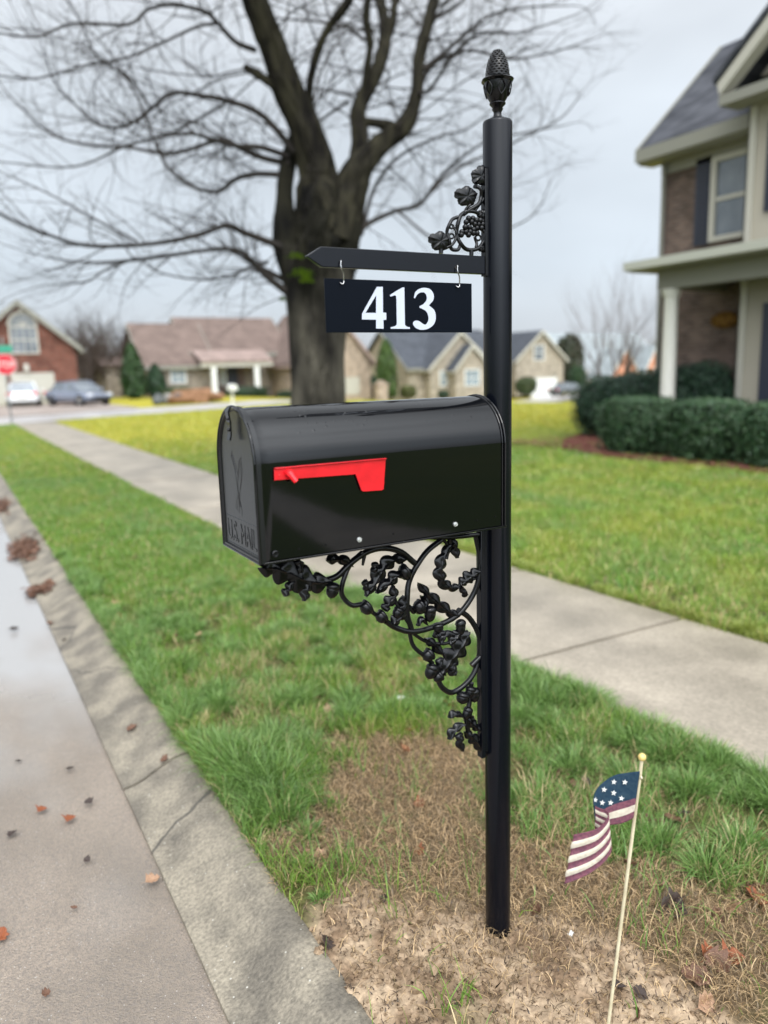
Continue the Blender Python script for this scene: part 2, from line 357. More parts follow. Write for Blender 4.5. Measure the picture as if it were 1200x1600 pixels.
soil = np.array([.39, .29, .195]); soil2 = np.array([.20, .135, .085]); dead = np.array([.20, .14, .085])
yy = np.clip(far*1.1+.5*(n2-.5)+.35*(nn-.5), 0, 1)[:, None]
col = g1*(1-yy)+g2*yy
ne = S((6-np.hypot(X, Y).ravel())/3)[:, None]; col = col*(1-ne)+ne*(dirt*.6+col*.4)
col = col*(1-th[:, None]*ne)+dead*.8*th[:, None]*ne
sn = fbm(X, Y, 14, 4, 41).ravel()[:, None]; sc = soil*(1-S((sn-.4)/.3))+soil2*S((sn-.4)/.3)
col = col*(1-sm[:, None])+sc*sm[:, None]
gm = mat('soil_and_lawn_ground', (.1, .1, .05), .95, attr='col', bump=.6, bscale=70, bdist=.012)
n, l, b = nodes_of(gm)      # fine mottling of the soil
an = [q for q in n if q.type == 'ATTRIBUTE'][0]; nz = n.new('ShaderNodeTexNoise'); nz.inputs['Scale'].default_value = 55; nz.inputs['Detail'].default_value = 8
co = [q for q in n if q.type == 'TEX_COORD'][0]; l.new(co.outputs['Object'], nz.inputs[0])
mr = n.new('ShaderNodeMapRange'); mr.inputs[1].default_value = .3; mr.inputs[2].default_value = .7; mr.inputs[3].default_value = .6; mr.inputs[4].default_value = 1.25
l.new(nz.outputs[0], mr.inputs[0]); v = n.new('ShaderNodeVectorMath'); v.operation = 'SCALE'; l.new(an.outputs['Color'], v.inputs[0]); l.new(mr.outputs[0], v.inputs[3])
l.new(v.outputs[0], b.inputs['Base Color'])
ground = raw_mesh('ground', V, Q.ravel(), np.arange(len(Q))*4, np.full(len(Q), 4), [gm], col, smooth=True)
tag(ground, kind='structure')
# ---- road
def roadmat():
    m = mat('worn_wet_asphalt', (.2, .18, .16), .6, bump=.9, bscale=200, bdist=.006); n, l, b = nodes_of(m)
    co = [q for q in n if q.type == 'TEX_COORD'][0]
    def noise(sc, de=5, vs=None):
        q = n.new('ShaderNodeTexNoise'); q.inputs['Scale'].default_value = sc; q.inputs['Detail'].default_value = de
        if vs:
            mm = n.new('ShaderNodeMapping'); mm.inputs['Scale'].default_value = vs; l.new(co.outputs['Object'], mm.inputs[0]); l.new(mm.outputs[0], q.inputs[0])
        else: l.new(co.outputs['Object'], q.inputs[0])
        return q.outputs[0]
    def rng_(s, a, b_, c=0, d=1):
        q = n.new('ShaderNodeMapRange'); q.inputs[1].default_value = a; q.inputs[2].default_value = b_; q.inputs[3].default_value = c; q.inputs[4].default_value = d
        l.new(s, q.inputs[0]); return q.outputs[0]
    def mix(f, A, B):
        q = n.new('ShaderNodeMix'); q.data_type = 'RGBA'; l.new(f, q.inputs[0])
        for k, v in ((6, A), (7, B)):
            if isinstance(v, tuple): q.inputs[k].default_value = (*v, 1)
            else: l.new(v, q.inputs[k])
        return q.outputs[2]
    def math_(op, a, b_):
        q = n.new('ShaderNodeMath'); q.operation = op
        for k, v in ((0, a), (1, b_)):
            if isinstance(v, (int, float)): q.inputs[k].default_value = v
            else: l.new(v, q.inputs[k])
        return q.outputs[0]
    c = mix(rng_(noise(2.2, 6), .35, .65), (.205, .168, .132), (.29, .235, .185))
    sp = n.new('ShaderNodeTexVoronoi'); sp.inputs['Scale'].default_value = 170; l.new(co.outputs['Object'], sp.inputs[0])
    sc = n.new('ShaderNodeSeparateColor'); l.new(sp.outputs['Color'], sc.inputs[0])
    c = mix(rng_(sc.outputs[0], .2, 1, 0, .62), c, (.13, .112, .10))
    near = rng_(sp.outputs['Distance'], .35, .25)
    c = mix(math_('MULTIPLY', rng_(sc.outputs[1], .95, .98), near), c, (.48, .45, .41))
    s = n.new('ShaderNodeSeparateXYZ'); l.new(co.outputs['Object'], s.inputs[0])
    # standing water: film near the gutter further up the street, patchy elsewhere
    yy = math_('ADD', rng_(s.outputs[1], .6, 4.6), math_('MULTIPLY', math_('SUBTRACT', noise(1.6, 3, (1, .5, 1)), .5), 1.6))
    wet = rng_(yy, .18, .85)
    c2 = mix(wet, c, (.29, .28, .27))  # paler colour on the wet film stands in for reflected sky
    l.new(c2, b.inputs['Base Color'])
    l.new(math_('ADD', rng_(wet, 0, 1, .42, .12), math_('MULTIPLY', math_('SUBTRACT', noise(5, 3), .5), .12)), b.inputs['Roughness'])
    bp = [q for q in n if q.type == 'BUMP'][0]; l.new(rng_(wet, 0, 1, 1.0, .08), bp.inputs['Strength'])
    return m
MT['asphalt'] = roadmat()
RZ = -.105
gy2 = axis(-60, -1.2, 3, 200, .05, 1.12); rx = [-8.6, -6, -4.5, -3, -2, -1.4, -1.1, -.95, -.88, -.82, -.77, -.735]
mb = MB()
for yv in gy2:
    for xv in rx:
        mb.v.append((xv, yv, RZ+.012*min(1, max(0, (-.8-xv)/2))-.006*math.exp(-((xv+.85)/.12)**2)))
k = len(rx); mb.f = [(j*k+i, j*k+i+1, (j+1)*k+i+1, (j+1)*k+i) for j in range(len(gy2)-1) for i in range(k-1)]; mb.mi = [0]*len(mb.f)
tag(mb.build('road', MT['asphalt']), kind='structure')
# cross street beyond the lawn
mb = MB(); xs = list(np.arange(-60, 140, 3.0)); ks = 6
csm = mat('wet_side_street', (.30, .285, .275), .3, (.36, .34, .33), .5, r2=.55, contrast=(.4, .6))
for xv in xs:
    for t in range(ks):
        yv = crossN(xv)+CW*t/(ks-1); mb.v.append((xv, yv, float(terr(xv, yv))+(-.02 if -9 < xv < -.4 else .0)+.008))
mb.f = [(i*ks+t, (i+1)*ks+t, (i+1)*ks+t+1, i*ks+t+1) for i in range(len(xs)-1) for t in range(ks-1)]; mb.mi = [0]*len(mb.f)
tag(mb.build('cross_street', csm), kind='structure')
# driveway where the cars stand
mb = MB(); dm = mat('driveway_concrete', (.30, .25, .22), .5, (.24, .19, .16), .8)
P = [(-8, crossN(-8)+CW-.05), (7.5, crossN(7.5)+CW-.05), (7.5, 52.4), (-8, 52.4)]
mb.prism([(x, y, .02) for x, y in P], (0, 0, .035)); tag(mb.build('driveway', dm), kind='structure')
# ---- kerb: 3 m cast sections with rolled face
def kerbmat():
    m = mat('weathered_kerb_concrete', (.245, .212, .160), .6, (.125, .108, .084), 5.0, 10, bump=.7, bscale=120, bdist=.006, contrast=(.38, .62))
    n, l, b = nodes_of(m); mx0 = [q for q in n if q.type == 'MIX'][0]
    co = [q for q in n if q.type == 'TEX_COORD'][0]; nz = n.new('ShaderNodeTexNoise'); nz.inputs['Scale'].default_value = 90; nz.inputs['Detail'].default_value = 6; l.new(co.outputs['Object'], nz.inputs[0])
    mr = n.new('ShaderNodeMapRange'); mr.inputs[1].default_value = .3; mr.inputs[2].default_value = .7; mr.inputs[3].default_value = .65; mr.inputs[4].default_value = 1.3; l.new(nz.outputs[0], mr.inputs[0])
    v = n.new('ShaderNodeVectorMath'); v.operation = 'SCALE'; l.new(mx0.outputs[2], v.inputs[0]); l.new(mr.outputs[0], v.inputs[3])
    vo = n.new('ShaderNodeTexVoronoi'); vo.inputs['Scale'].default_value = 75; l.new(co.outputs['Object'], vo.inputs[0]); sc = n.new('ShaderNodeSeparateColor'); l.new(vo.outputs['Color'], sc.inputs[0])
    r = n.new('ShaderNodeMapRange'); r.inputs[1].default_value = .95; r.inputs[2].default_value = .97; l.new(sc.outputs[0], r.inputs[0])
    r2 = n.new('ShaderNodeMapRange'); r2.inputs[1].default_value = .25; r2.inputs[2].default_value = .18; l.new(vo.outputs['Distance'], r2.inputs[0])
    mm = n.new('ShaderNodeMath'); mm.operation = 'MULTIPLY'; l.new(r.outputs[0], mm.inputs[0]); l.new(r2.outputs[0], mm.inputs[1])
    mx = n.new('ShaderNodeMix'); mx.data_type = 'RGBA'; l.new(mm.outputs[0], mx.inputs[0]); l.new(v.outputs[0], mx.inputs[6]); mx.inputs[7].default_value = (.42, .40, .35, 1)
    # thin irregular cracks
    ds = n.new('ShaderNodeTexNoise'); ds.inputs['Scale'].default_value = 6; ds.inputs['Detail'].default_value = 5; l.new(co.outputs['Object'], ds.inputs[0])
    va = n.new('ShaderNodeVectorMath'); va.operation = 'MULTIPLY_ADD'; l.new(ds.outputs['Color'], va.inputs[0]); va.inputs[1].default_value = (.12, .12, 0); l.new(co.outputs['Object'], va.inputs[2])
    vc = n.new('ShaderNodeTexVoronoi'); vc.feature = 'DISTANCE_TO_EDGE'; vc.inputs['Scale'].default_value = .42; l.new(va.outputs[0], vc.inputs[0])
    rc = n.new('ShaderNodeMapRange'); rc.inputs[1].default_value = .0012; rc.inputs[2].default_value = .003; rc.inputs[3].default_value = .8; rc.inputs[4].default_value = 0; l.new(vc.outputs['Distance'], rc.inputs[0])
    mx2 = n.new('ShaderNodeMix'); mx2.data_type = 'RGBA'; l.new(rc.outputs[0], mx2.inputs[0]); l.new(mx.outputs[2], mx2.inputs[6]); mx2.inputs[7].default_value = (.04, .035, .03, 1)
    l.new(mx2.outputs[2], b.inputs['Base Color']); return m
KM = kerbmat()
prof = [(-.742, -.30), (-.742, -.093), (-.735, -.089), (-.70, -.084), (-.66, -.072), (-.62, -.052), (-.57, -.028), (-.53, -.012), (-.49, -.004), (-.462, -.004), (-.452, -.014), (-.452, -.3)]
joints = [-1.15+2.81*k for k in range(-6, 22)]; joints = [1.56+2.81*k for k in range(-8, 20)]
mb = MB()
for a, b_ in zip(joints[:-1], joints[1:]):
    ys = np.linspace(a+.010, b_-.010, 40 if abs(a) < 6 else 8); o = len(mb.v); k = len(prof)
    for yv in ys:
        for t, (px, pz) in enumerate(prof):
            wob = .003*(fbm(yv, 0, 3, 2, 9)-.5) if t in (9, 10) else 0
            mb.v.append((px+wob*2, yv, pz+wob*.6))
    fs = [(o+j*k+i, o+(j+1)*k+i, o+(j+1)*k+i+1, o+j*k+i+1) for j in range(len(ys)-1) for i in range(k-1)]
    fs += [tuple(o+i for i in range(k)), tuple(o+(len(ys)-1)*k+i for i in range(k))[::-1]]
    mb.f += fs; mb.mi += [0]*len(fs)
tag(mb.build('kerb', KM, ang=50), kind='structure')
mb = MB(); mb.box((-.74, -30, -.3), (-.455, 60, -.075-.05)); tag(mb.build('kerb_bed', mat('dark_joint', (.05, .045, .04), .95)), kind='structure')
# ---- sidewalk slabs
def walkmat():
    m = mat('sidewalk_concrete', (.325, .28, .22), .5, (.195, .168, .130), 1.7, 10, bump=.35, bscale=180, bdist=.004, r2=.45)
    n, l, b = nodes_of(m); mx0 = [q for q in n if q.type == 'MIX'][0]
    co = [q for q in n if q.type == 'TEX_COORD'][0]; nz = n.new('ShaderNodeTexNoise'); nz.inputs['Scale'].default_value = 60; nz.inputs['Detail'].default_value = 8; l.new(co.outputs['Object'], nz.inputs[0])
    mr = n.new('ShaderNodeMapRange'); mr.inputs[1].default_value = .3; mr.inputs[2].default_value = .7; mr.inputs[3].default_value = .78; mr.inputs[4].default_value = 1.2; l.new(nz.outputs[0], mr.inputs[0])
    v = n.new('ShaderNodeVectorMath'); v.operation = 'SCALE'; l.new(mx0.outputs[2], v.inputs[0]); l.new(mr.outputs[0], v.inputs[3]); l.new(v.outputs[0], b.inputs['Base Color'])
    return m
mb = MB(); y = 1.55-1.5*16
while y < 29.2:
    y1 = min(y+1.5, 29.9); g = .015; dz = random.uniform(-.003, .003); ys = np.linspace(y+g, y1-g, 6)
    o = len(mb.v)
    for yv in ys:
        c = float(swc(yv))
        for xx, zz in ((-SWH, -.09), (-SWH, .004), (-SWH+.012, .010), (SWH-.012, .010), (SWH, .004), (SWH, -.09)): mb.v.append((c+xx, yv, zz+dz))
    k = 6; fs = [(o+j*k+i, o+(j+1)*k+i, o+(j+1)*k+i+1, o+j*k+i+1) for j in range(len(ys)-1) for i in range(k-1)]
    fs += [tuple(o+i for i in range(k)), tuple(o+(len(ys)-1)*k+i for i in range(k))[::-1]]
    mb.f += fs; mb.mi += [0]*len(fs); y = y1
tag(mb.build('sidewalk', walkmat(), ang=50), kind='structure')
# ------------------------------------------------------------------ grass
gmat = mat('grass_blades', (.1, .2, .05), .38, attr='col', spec=.5)
n, l, b = nodes_of(gmat)
tr = n.new('ShaderNodeBsdfTranslucent'); at_ = [q for q in n if q.type == 'ATTRIBUTE'][0]; l.new(at_.outputs['Color'], tr.inputs[0])
ms = n.new('ShaderNodeMixShader'); ms.inputs[0].default_value = .3; o_ = [q for q in n if q.type == 'OUTPUT_MATERIAL'][0]
l.new(b.outputs[0], ms.inputs[1]); l.new(tr.outputs[0], ms.inputs[2]); l.new(ms.outputs[0], o_.inputs[0])
def blades(name, x, y, h, w, lean, col, az, label=None, cat=None, z0=None, flat=0.0, mat_=None):
    n_ = len(x); z = groundz(x, y) if z0 is None else z0
    fa = rng.uniform(0, 2*np.pi, n_)
    dx, dy = np.cos(az), np.sin(az); sx, sy = np.cos(fa), np.sin(fa)
    base = np.stack([x, y, z-.004], 1); V = np.zeros((n_, 7, 3)); k = 0
    for t, wf in ((0, 1), (.4, .9), (.75, .62)):
        hx = h*lean*t**1.8; hz = h*np.sqrt(np.maximum(1-np.minimum(lean, .98)**2*t, .02))*t
        c = base+np.stack([dx*hx, dy*hx, hz], 1); s = np.stack([sx*w*wf, sy*w*wf, 0*x], 1)*.5
        V[:, k] = c-s; V[:, k+1] = c+s; k += 2
    hx = h*lean; hz = h*np.sqrt(np.maximum(1-np.minimum(lean, .98)**2, .02)); V[:, 6] = base+np.stack([dx*hx, dy*hx, hz], 1)
    o = (np.arange(n_)*7)[:, None]
    L_ = (o+np.array([0, 1, 3, 2, 2, 3, 5, 4, 4, 5, 6])[None]).ravel()
    st = (np.arange(n_)*11)[:, None]+np.array([0, 4, 8])[None]; tot = np.tile([4, 4, 3], n_)
    cc = np.repeat(col[:, None, :], 7, 1); sh = np.array([.8, .8, 1, 1, 1.08, 1.08, 1.15])[None, :, None]
    ob = raw_mesh(name, V.reshape(-1, 3), L_, st.ravel(), tot, [mat_ or gmat], (cc).reshape(-1, 3))
    return tag(ob, label, cat, kind='stuff')
GA = np.array([.085, .205, .030]); GB = np.array([.215, .335, .055]); GC = np.array([.40, .36, .05]); GD = np.array([.48, .37, .20]); GE = np.array([.150, .265, .075])
def gcol(x, y, yel):
    n_ = len(x); a = fbm(x, y, 2.2, 3, 51); r = rng.random(n_)
    c = GA[None]*(1-r[:, None])+GB[None]*r[:, None]
    bl = S((fbm(x, y, 1.4, 2, 77)-.5)/.2)*.6; c = c*(1-bl[:, None])+GE[None]*bl[:, None]
    k_ = (rng.random(n_) < .10+.22*S((fbm(x, y, 3.1, 3, 91)-.5)/.12)*S((5-np.hypot(x, y))/2))[:, None]; c = np.where(k_, GD[None], c); yl = np.clip(yel+.9*(a-.45), 0, 1)*(.5+.5*rng.random(n_)); c = c*(1-yl[:, None])+GC[None]*yl[:, None]
    return c*rng.uniform(.8, 1.2, n_)[:, None]
def clump(x, y, s): return fbm(x, y, s, 3, 61)
def zone(x0, x1, y0, y1, dens, hgt, wid, yel=0, edge=True, lean=(.2, .9)):
    n_ = int((x1-x0)*(y1-y0)*dens); x = rng.uniform(x0, x1, n_); y = rng.uniform(y0, y1, n_)
    s = np.abs(x-swc(y)); k = (s > SWH-.01) & (y < crossN(x)-.1) & (x > XE)
    # only where the lawn is in reach of the view
    d = (x-CAM[0])*_rt[0]+(y-CAM[1])*_rt[1]; f = (x-CAM[0])*math.sin(_y)+(y-CAM[1])*math.cos(_y)
    k &= (f > .1) & (np.abs(d) < f*.62+.55)
    x, y = x[k], y[k]
    sm_ = soilmask(x, y); th_ = thatch(x, y); cl = clump(x, y, 7)
    if hgt < .2:
        near = S((5-np.hypot(x, y))/2)
        keep = rng.random(len(x)) < (1-sm_*.98)*(1-.91*th_*near)*(1-near*.94*S((.54-cl)/.13))
        x, y, cl, th_ = x[keep], y[keep], cl[keep], th_[keep]
    h = hgt*(.40+.85*rng.random(len(x)))*(.30+1.5*np.clip(cl-.15, 0, 1)); w = wid*rng.uniform(.7, 1.3, len(x))
    ln = rng.uniform(*lean, len(x))
    return x, y, h, w, ln, gcol(x, y, yel if np.isscalar(yel) else yel(x, y))
def merge(L_):
    L_ = [list(q)+([rng.uniform(0, 2*np.pi, len(q[0]))] if len(q) < 7 else []) for q in L_]
    return [np.concatenate([q[i] for q in L_]) for i in range(7)]
yf = lambda x, y: np.clip((y+.3*x-10)/11, 0, 1)*.95
A = merge([zone(XE, 1.45, -1.1, 2.6, 14000, .10, .0032, -.05), zone(XE, 1.45, 2.6, 5.5, 9000, .08, .0045, -.1),
           zone(XE, 1.45, 5.5, 12, 3200, .075, .008, 0), zone(XE, 1.45, 12, 30, 900, .07, .016, .15)])
# the long tufts at the kerb and along the edges
def tufts(C_, n_, r, hgt, wid):
    X_, Y_, H_, W_, L_, c_, Z_ = [], [], [], [], [], [], []
    for cx, cy, s in C_:
        m_ = int(n_*s); a = rng.uniform(0, 2*np.pi, m_); rr_ = np.sqrt(rng.random(m_)); q = rr_*r*s
        x = cx+q*np.cos(a); y = cy+q*np.sin(a); X_.append(x); Y_.append(y); H_.append(hgt*s*rng.uniform(.5, 1.15, m_)); W_.append(wid*rng.uniform(.7, 1.3, m_)); L_.append(np.clip(rr_*.75+rng.uniform(0, .35, m_), .1, .97)); Z_.append(a+rng.normal(0, .6, m_))
        mmm = rng.random(m_)[:, None]; c = (GA[None]*.7*(1-mmm)+np.array([.24, .36, .11])[None]*mmm)*rng.uniform(.8, 1.3, (m_, 1)); c_.append(c)
    return [np.concatenate(q) for q in (X_, Y_, H_, W_, L_, c_, Z_)]
T = [(-.33, 1.18, 1.2), (-.36, 1.36, 1.1), (-.25, 1.08, 1.1), (-.22, 1.30, 1.0), (-.35, .98, .8), (-.22, .92, .7), (-.30, .84, .6), (-.28, .72, .45), (-.36, .58, .3), (-.38, .40, .25), (-.10, 1.45, .8), (.05, 1.75, .8), (.35, 1.6, .8)]
for k in range(120):
    yv = random.uniform(-.6, 3.2); T.append((float(swc(yv))-SWH-abs(random.gauss(.05, .07)), yv, random.uniform(.4, .95)))
for k in range(260):
    xx, yv = random.uniform(-.4, 1.35), random.uniform(-.35, 4.2)
    if float(thatch(xx, yv)) < .4 and not (xx < .45 and yv < .85): T.append((xx, yv, random.uniform(.3, .8)))
for k in range(60):
    yv = random.uniform(1.5, 6); T.append((XE+abs(random.gauss(.06, .05)), yv, random.uniform(.4, .8)))
A = merge([A, tufts(T, 420, .085, .15, .0036)])
blades('verge_grass', *A, 'ragged green grass strip between the kerb and the sidewalk', 'grass')
B = merge([zone(2.5, 6, .3, 8, 5200, .10, .006, .22), zone(2.3, 12, 8, 14, 1100, .08, .013, yf), zone(6, 12, 1, 8, 1700, .08, .010, .3),
           zone(2.3, 26, 14, 40, 190, .085, .035, lambda x, y: yf(x, y)), zone(12, 20, 6, 14, 350, .08, .02, .5)])
T = []
for k in range(160):
    yv = random.uniform(.3, 9); T.append((float(swc(yv))+SWH+abs(random.gauss(.04, .05)), yv, random.uniform(.4, .8)))
tt = tufts(T, 260, .09, .115, .0055); tt[5] = tt[5]*.6+GC[None]*.4; B[5] = B[5]*1.15
B = merge([B, tt])
blades('lawn_grass', *B, 'broad yellow green lawn on the far side of the sidewalk', 'grass')
# dead straw thatch
n_ = 105000; x = rng.uniform(XE, 1.15, n_); y = rng.uniform(-1.0, 1.9, n_); k = (rng.random(n_) < thatch(x, y)*(1-(.62+.33*S((-.05-y)/.25))*soilmask(x, y))*.95+.07); x, y = x[k], y[k]
c = np.array([.47, .33, .18])[None]*(rng.random(len(x))[:, None]**1.3*1.25+.18)
blades('dead_grass', x, y, rng.uniform(.015, .06, len(x)), rng.uniform(.0014, .0032, len(x)), rng.uniform(.84, .98, len(x)), c, rng.uniform(0, 2*np.pi, len(x)), 'matted brown dead grass around the bare soil by the post', 'dead grass',
       z0=groundz(x, y)+rng.uniform(.002, .016, len(x)))
x = rng.uniform(XE, .6, 16000); y = rng.uniform(-.95, .9, 16000); k = rng.random(16000) < soilmask(x, y)*.55; x, y = x[k], y[k]
c = np.array([.085, .055, .034])[None]*rng.uniform(.4, 1.6, (len(x), 1))
blades('dark_debris', x, y, rng.uniform(.006, .026, len(x)), rng.uniform(.002, .0045, len(x)), rng.uniform(.9, .98, len(x)), c, rng.uniform(0, 2*np.pi, len(x)), 'dark plant crumbs and bark bits trodden into the tan soil', 'debris', z0=groundz(x, y)+rng.uniform(.001, .006, len(x)))
# loose clods of soil
mb = MB(); cnt = 0
while cnt < 1100:
    x, y = random.uniform(XE, .6), random.uniform(-.9, 1.0)
    if random.random() > float(soilmask(x, y)) or math.hypot(x, y) < .06: continue
    r = random.choice([.003, .003, .004, .005, .006, .009]) * random.uniform(.7, 1.3)
    if x < -.1 and random.random() < .3: r *= 1.9
    if cnt < 60: a_ = random.uniform(0, 6.28); x, y = .043*math.cos(a_), .043*math.sin(a_); r = random.uniform(.003, .007)
    o = len(mb.v); mb.ball((x, y, float(groundz(x, y))+r*.25), (r, r*random.uniform(.7, 1.2), r*random.uniform(.5, .8)), 7, 5)
    for q in range(o, len(mb.v)):
        v = mb.v[q]; mb.v[q] = tuple(v[t]+random.uniform(-.34, .34)*r for t in range(3))
    cnt += 1
tag(mb.build('soil_clods', mat('clod_earth', (.33, .24, .158), .95, (.21, .145, .09), 30, bump=.8, bscale=160, bdist=.004), ang=20), 'crumbled tan clods scattered over the bare soil', 'soil clods', kind='stuff')
# ---- fallen leaves
lm = [mat('dry_leaf_'+nm, c, .5, tuple(q*.55 for q in c), 40, bump=.5, bscale=90, bdist=.003) for nm, c in (('russet', (.30, .085, .028)), ('tan', (.42, .25, .15)), ('brown', (.15, .07, .038)), ('dark', (.055, .035, .028)))]
def leafmesh(seed, mm):
    r = random.Random(seed); mb = MB(); NL = 9
    top, bot = [], []; curl = r.uniform(.5, 2.2); twist = r.uniform(-.8, .8); L0 = .5
    rows = []
    for i in range(NL):
        t = i/(NL-1); wv = .30*math.sin(math.pi*t**.8)**.8*(1+.35*math.sin(i*2.4+seed)) + .01
        rows.append((t, wv))
    for t, wv in rows:
        a = (t-.5)*curl; x = math.sin(a)/curl; z = (1-math.cos(a))/curl
        for s in (-1, -.5, 0, .5, 1):
            b = s*wv*(1.2+.4*r.random()); zz = z+abs(b)*.55*(1+twist*s)+r.uniform(-.012, .012); mb.v.append((x, b*.85, zz))
    mb.f = [(i*5+j, i*5+j+1, (i+1)*5+j+1, (i+1)*5+j) for i in range(NL-1) for j in range(4)]; mb.mi = [0]*len(mb.f)
    st = [(-.5+.0, 0, .1), (-.62, .02, .12), (-.75, .06, .10)]; z0 = mb.v[2]
    mb.tube([(z0[0], z0[1], z0[2]), (z0[0]-.13, .02, z0[2]+.01), (z0[0]-.27, .07, z0[2]-.04)], [.014, .01, .008], 4)
    o = mb.build('fallen_leaf', mm); s = o.modifiers.new('solid', 'SOLIDIFY'); s.thickness = .012; return o
protos = [leafmesh(sd_, lm[k_]) for k_, sd_ in ((0, 1), (0, 2), (1, 3), (1, 4), (2, 5), (2, 6), (3, 7), (3, 8))]
used = set()
seen_lab = {}
def autolab(x, y, kd, sz):
    c = ('russet', 'russet', 'pale tan', 'tan', 'brown', 'brown', 'dark', 'dark')[kd]; s_ = 'small ' if sz < .052 else ('large ' if sz > .068 else '')
    t = 'in the dead grass near the flag stick' if (x > .2 and y < .3) else ('beside the kerb' if x < -.25 else ('by the sidewalk' if x > .85 else 'mid verge'))
    d = '' if 'stick' in t else (' before the post' if y < 0 else (' just past the post' if y < 1.2 else (' steps past the post' if y < 3 else ' far past the post')))
    return f'{s_}{c} dry leaf {t}{d}'
def putleaf(x, y, kind, size, lab, grp, z=None, tilt=.3):
    p = protos[kind]; o = p if kind not in used else p.copy()
    if kind in used: C.objects.link(o)
    used.add(kind); zz = z if z is not None else float(groundz(x, y))+.004+size*.05
    o.location = (x, y, zz); o.scale = (size,)*3; o.rotation_euler = (random.gauss(0, tilt), random.gauss(0, tilt), random.uniform(0, 6.28))
    tag(o, lab, 'leaf', grp)
def kz(x):
    return float(np.interp(x, [q[0] for q in prof[2:10]], [q[1] for q in prof[2:10]]))+.004
def roadpt(px, py):
    p = at(px, py, Z=RZ+.01)
    if p[0] > -.735:
        for _ in range(5): p = at(px, py, Z=kz(p[0]))
        if p[0] > XE: return p[0], p[1], float(groundz(p[0], p[1]))+.008
        return p[0], p[1], kz(p[0])
    return p[0], p[1], RZ+.012
for px, py, kd, sz, lab in ((110, 1281, 0, .055, 'bright russet leaf lying flat on the road near the gutter, largest there'), (66, 1267, 0, .05, 'thin russet leaf on the road left of the brighter one'),
    (238, 1377, 2, .055, 'pale tan leaf lodged against the lip of the kerb'), (205, 1140, 4, .06, 'dark brown curled leaf on the sloping kerb face'), (258, 1188, 5, .045, 'small russet brown leaf beside the kerb joint'),
    (138, 1255, 6, .045, 'dark crumpled leaf on the road right of the russet leaves'), (18, 1305, 7, .045, 'dark leaf scrap at the left edge of the road'), (2, 1465, 1, .06, 'russet leaf cut by the left edge of the photo'),
    (110, 1202, 6, .04, 'small dark leaf crumb on the pale road halfway up'), (28, 1190, 7, .03, 'tiny dark leaf scrap far out on the road'), (72, 1554, 5, .028, 'small brown scrap low on the road'),
    (22, 984, 6, .07, 'dark leaf in the wet gutter further up the street'), (78, 975, 5, .06, 'brown leaf floating at the edge of the puddle'), (136, 1345, 7, .03, 'dark speck of leaf midway to the kerb'),
    (115, 1420, 4, .025, 'little brown leaf crumb on the lower road'), (100, 1000, 7, .035, 'dark leaf crumb beside the lip of the gutter')):
    x, y, z = roadpt(px, py); putleaf(x, y, kd, sz, lab, 'leaves on the road and kerb', z, .12)
for px, py, kd, sz, lab in ((640, 1140, 1, .07, None), (1105, 1490, 1, .075, 'russet leaf at the right among dark leaves'), (1145, 1495, 0, .08, None), (1030, 1380, 2, .06, 'pinkish leaf on the grass just right of the flag stick'),
    (1045, 1412, 6, .11, 'long dark curled leaf in the grass right of the flag stick'), (1060, 1425, 7, .08, None), (985, 1350, 4, .08, 'brown leaf standing behind the flag stick'), (1120, 1505, 5, .09, None), (1085, 1520, 4, .09, None), (1180, 1400, 1, .09, None),
    (1190, 1385, 4, .08, None), (1165, 1390, 5, .07, None), (1150, 1420, 2, .07, None), (1120, 1425, 4, .06, None), (500, 1333, 2, .06, 'pale tan leaf at the edge of the bare soil'), (480, 1330, 3, .05, None), (520, 1245, 3, .055, 'pinkish tan leaf above the bare soil near the kerb'), (505, 1250, 6, .05, None),
    (1030, 1290, 4, .08, None), (1050, 1278, 5, .07, None), (1070, 1270, 6, .07, None), (1010, 1278, 4, .07, None), (880, 1205, 5, .07, None), (900, 1225, 4, .07, None), (915, 1215, 6, .06, None),
    (830, 1195, 4, .06, None), (850, 1190, 5, .05, None), (575, 1100, 0, .06, None), (515, 1105, 2, .07, None), (530, 1098, 1, .06, None), (700, 1098, 1, .07, None), (1100, 1560, 2, .07, None), (1000, 1545, 6, .05, None),
    (330, 1010, 3, .07, None), (345, 1030, 4, .08, None), (300, 1000, 2, .06, None), (275, 995, 4, .07, None), (350, 1045, 5, .08, None), (310, 990, 3, .06, None), (440, 1240, 2, .05, None), (470, 1290, 5, .05, None),
    (600, 1400, 7, .04, None), (510, 1465, 7, .06, None), (635, 1170, 1, .06, None), (705, 1095, 2, .06, None), (965, 1540, 7, .05, None), (1000, 1580, 4, .05, None)):
    p = at(px, py, Z=.02)
    putleaf(p[0], p[1], kd, sz*.9, lab or autolab(p[0], p[1], kd, sz), 'leaves scattered in the verge grass', None, .35)
for k in range(110):
    x, y = random.uniform(XE+.05, 1.25), random.uniform(-.6, 5.5)
    if float(soilmask(x, y)) > .5: continue
    kd, sz = random.choice([2, 3, 4, 5, 0]), random.uniform(.04, .07)
    if autolab(x, y, kd, sz) in seen_lab: continue
    seen_lab[autolab(x, y, kd, sz)] = 1; putleaf(x, y, kd, sz, autolab(x, y, kd, sz), 'leaves scattered in the verge grass')
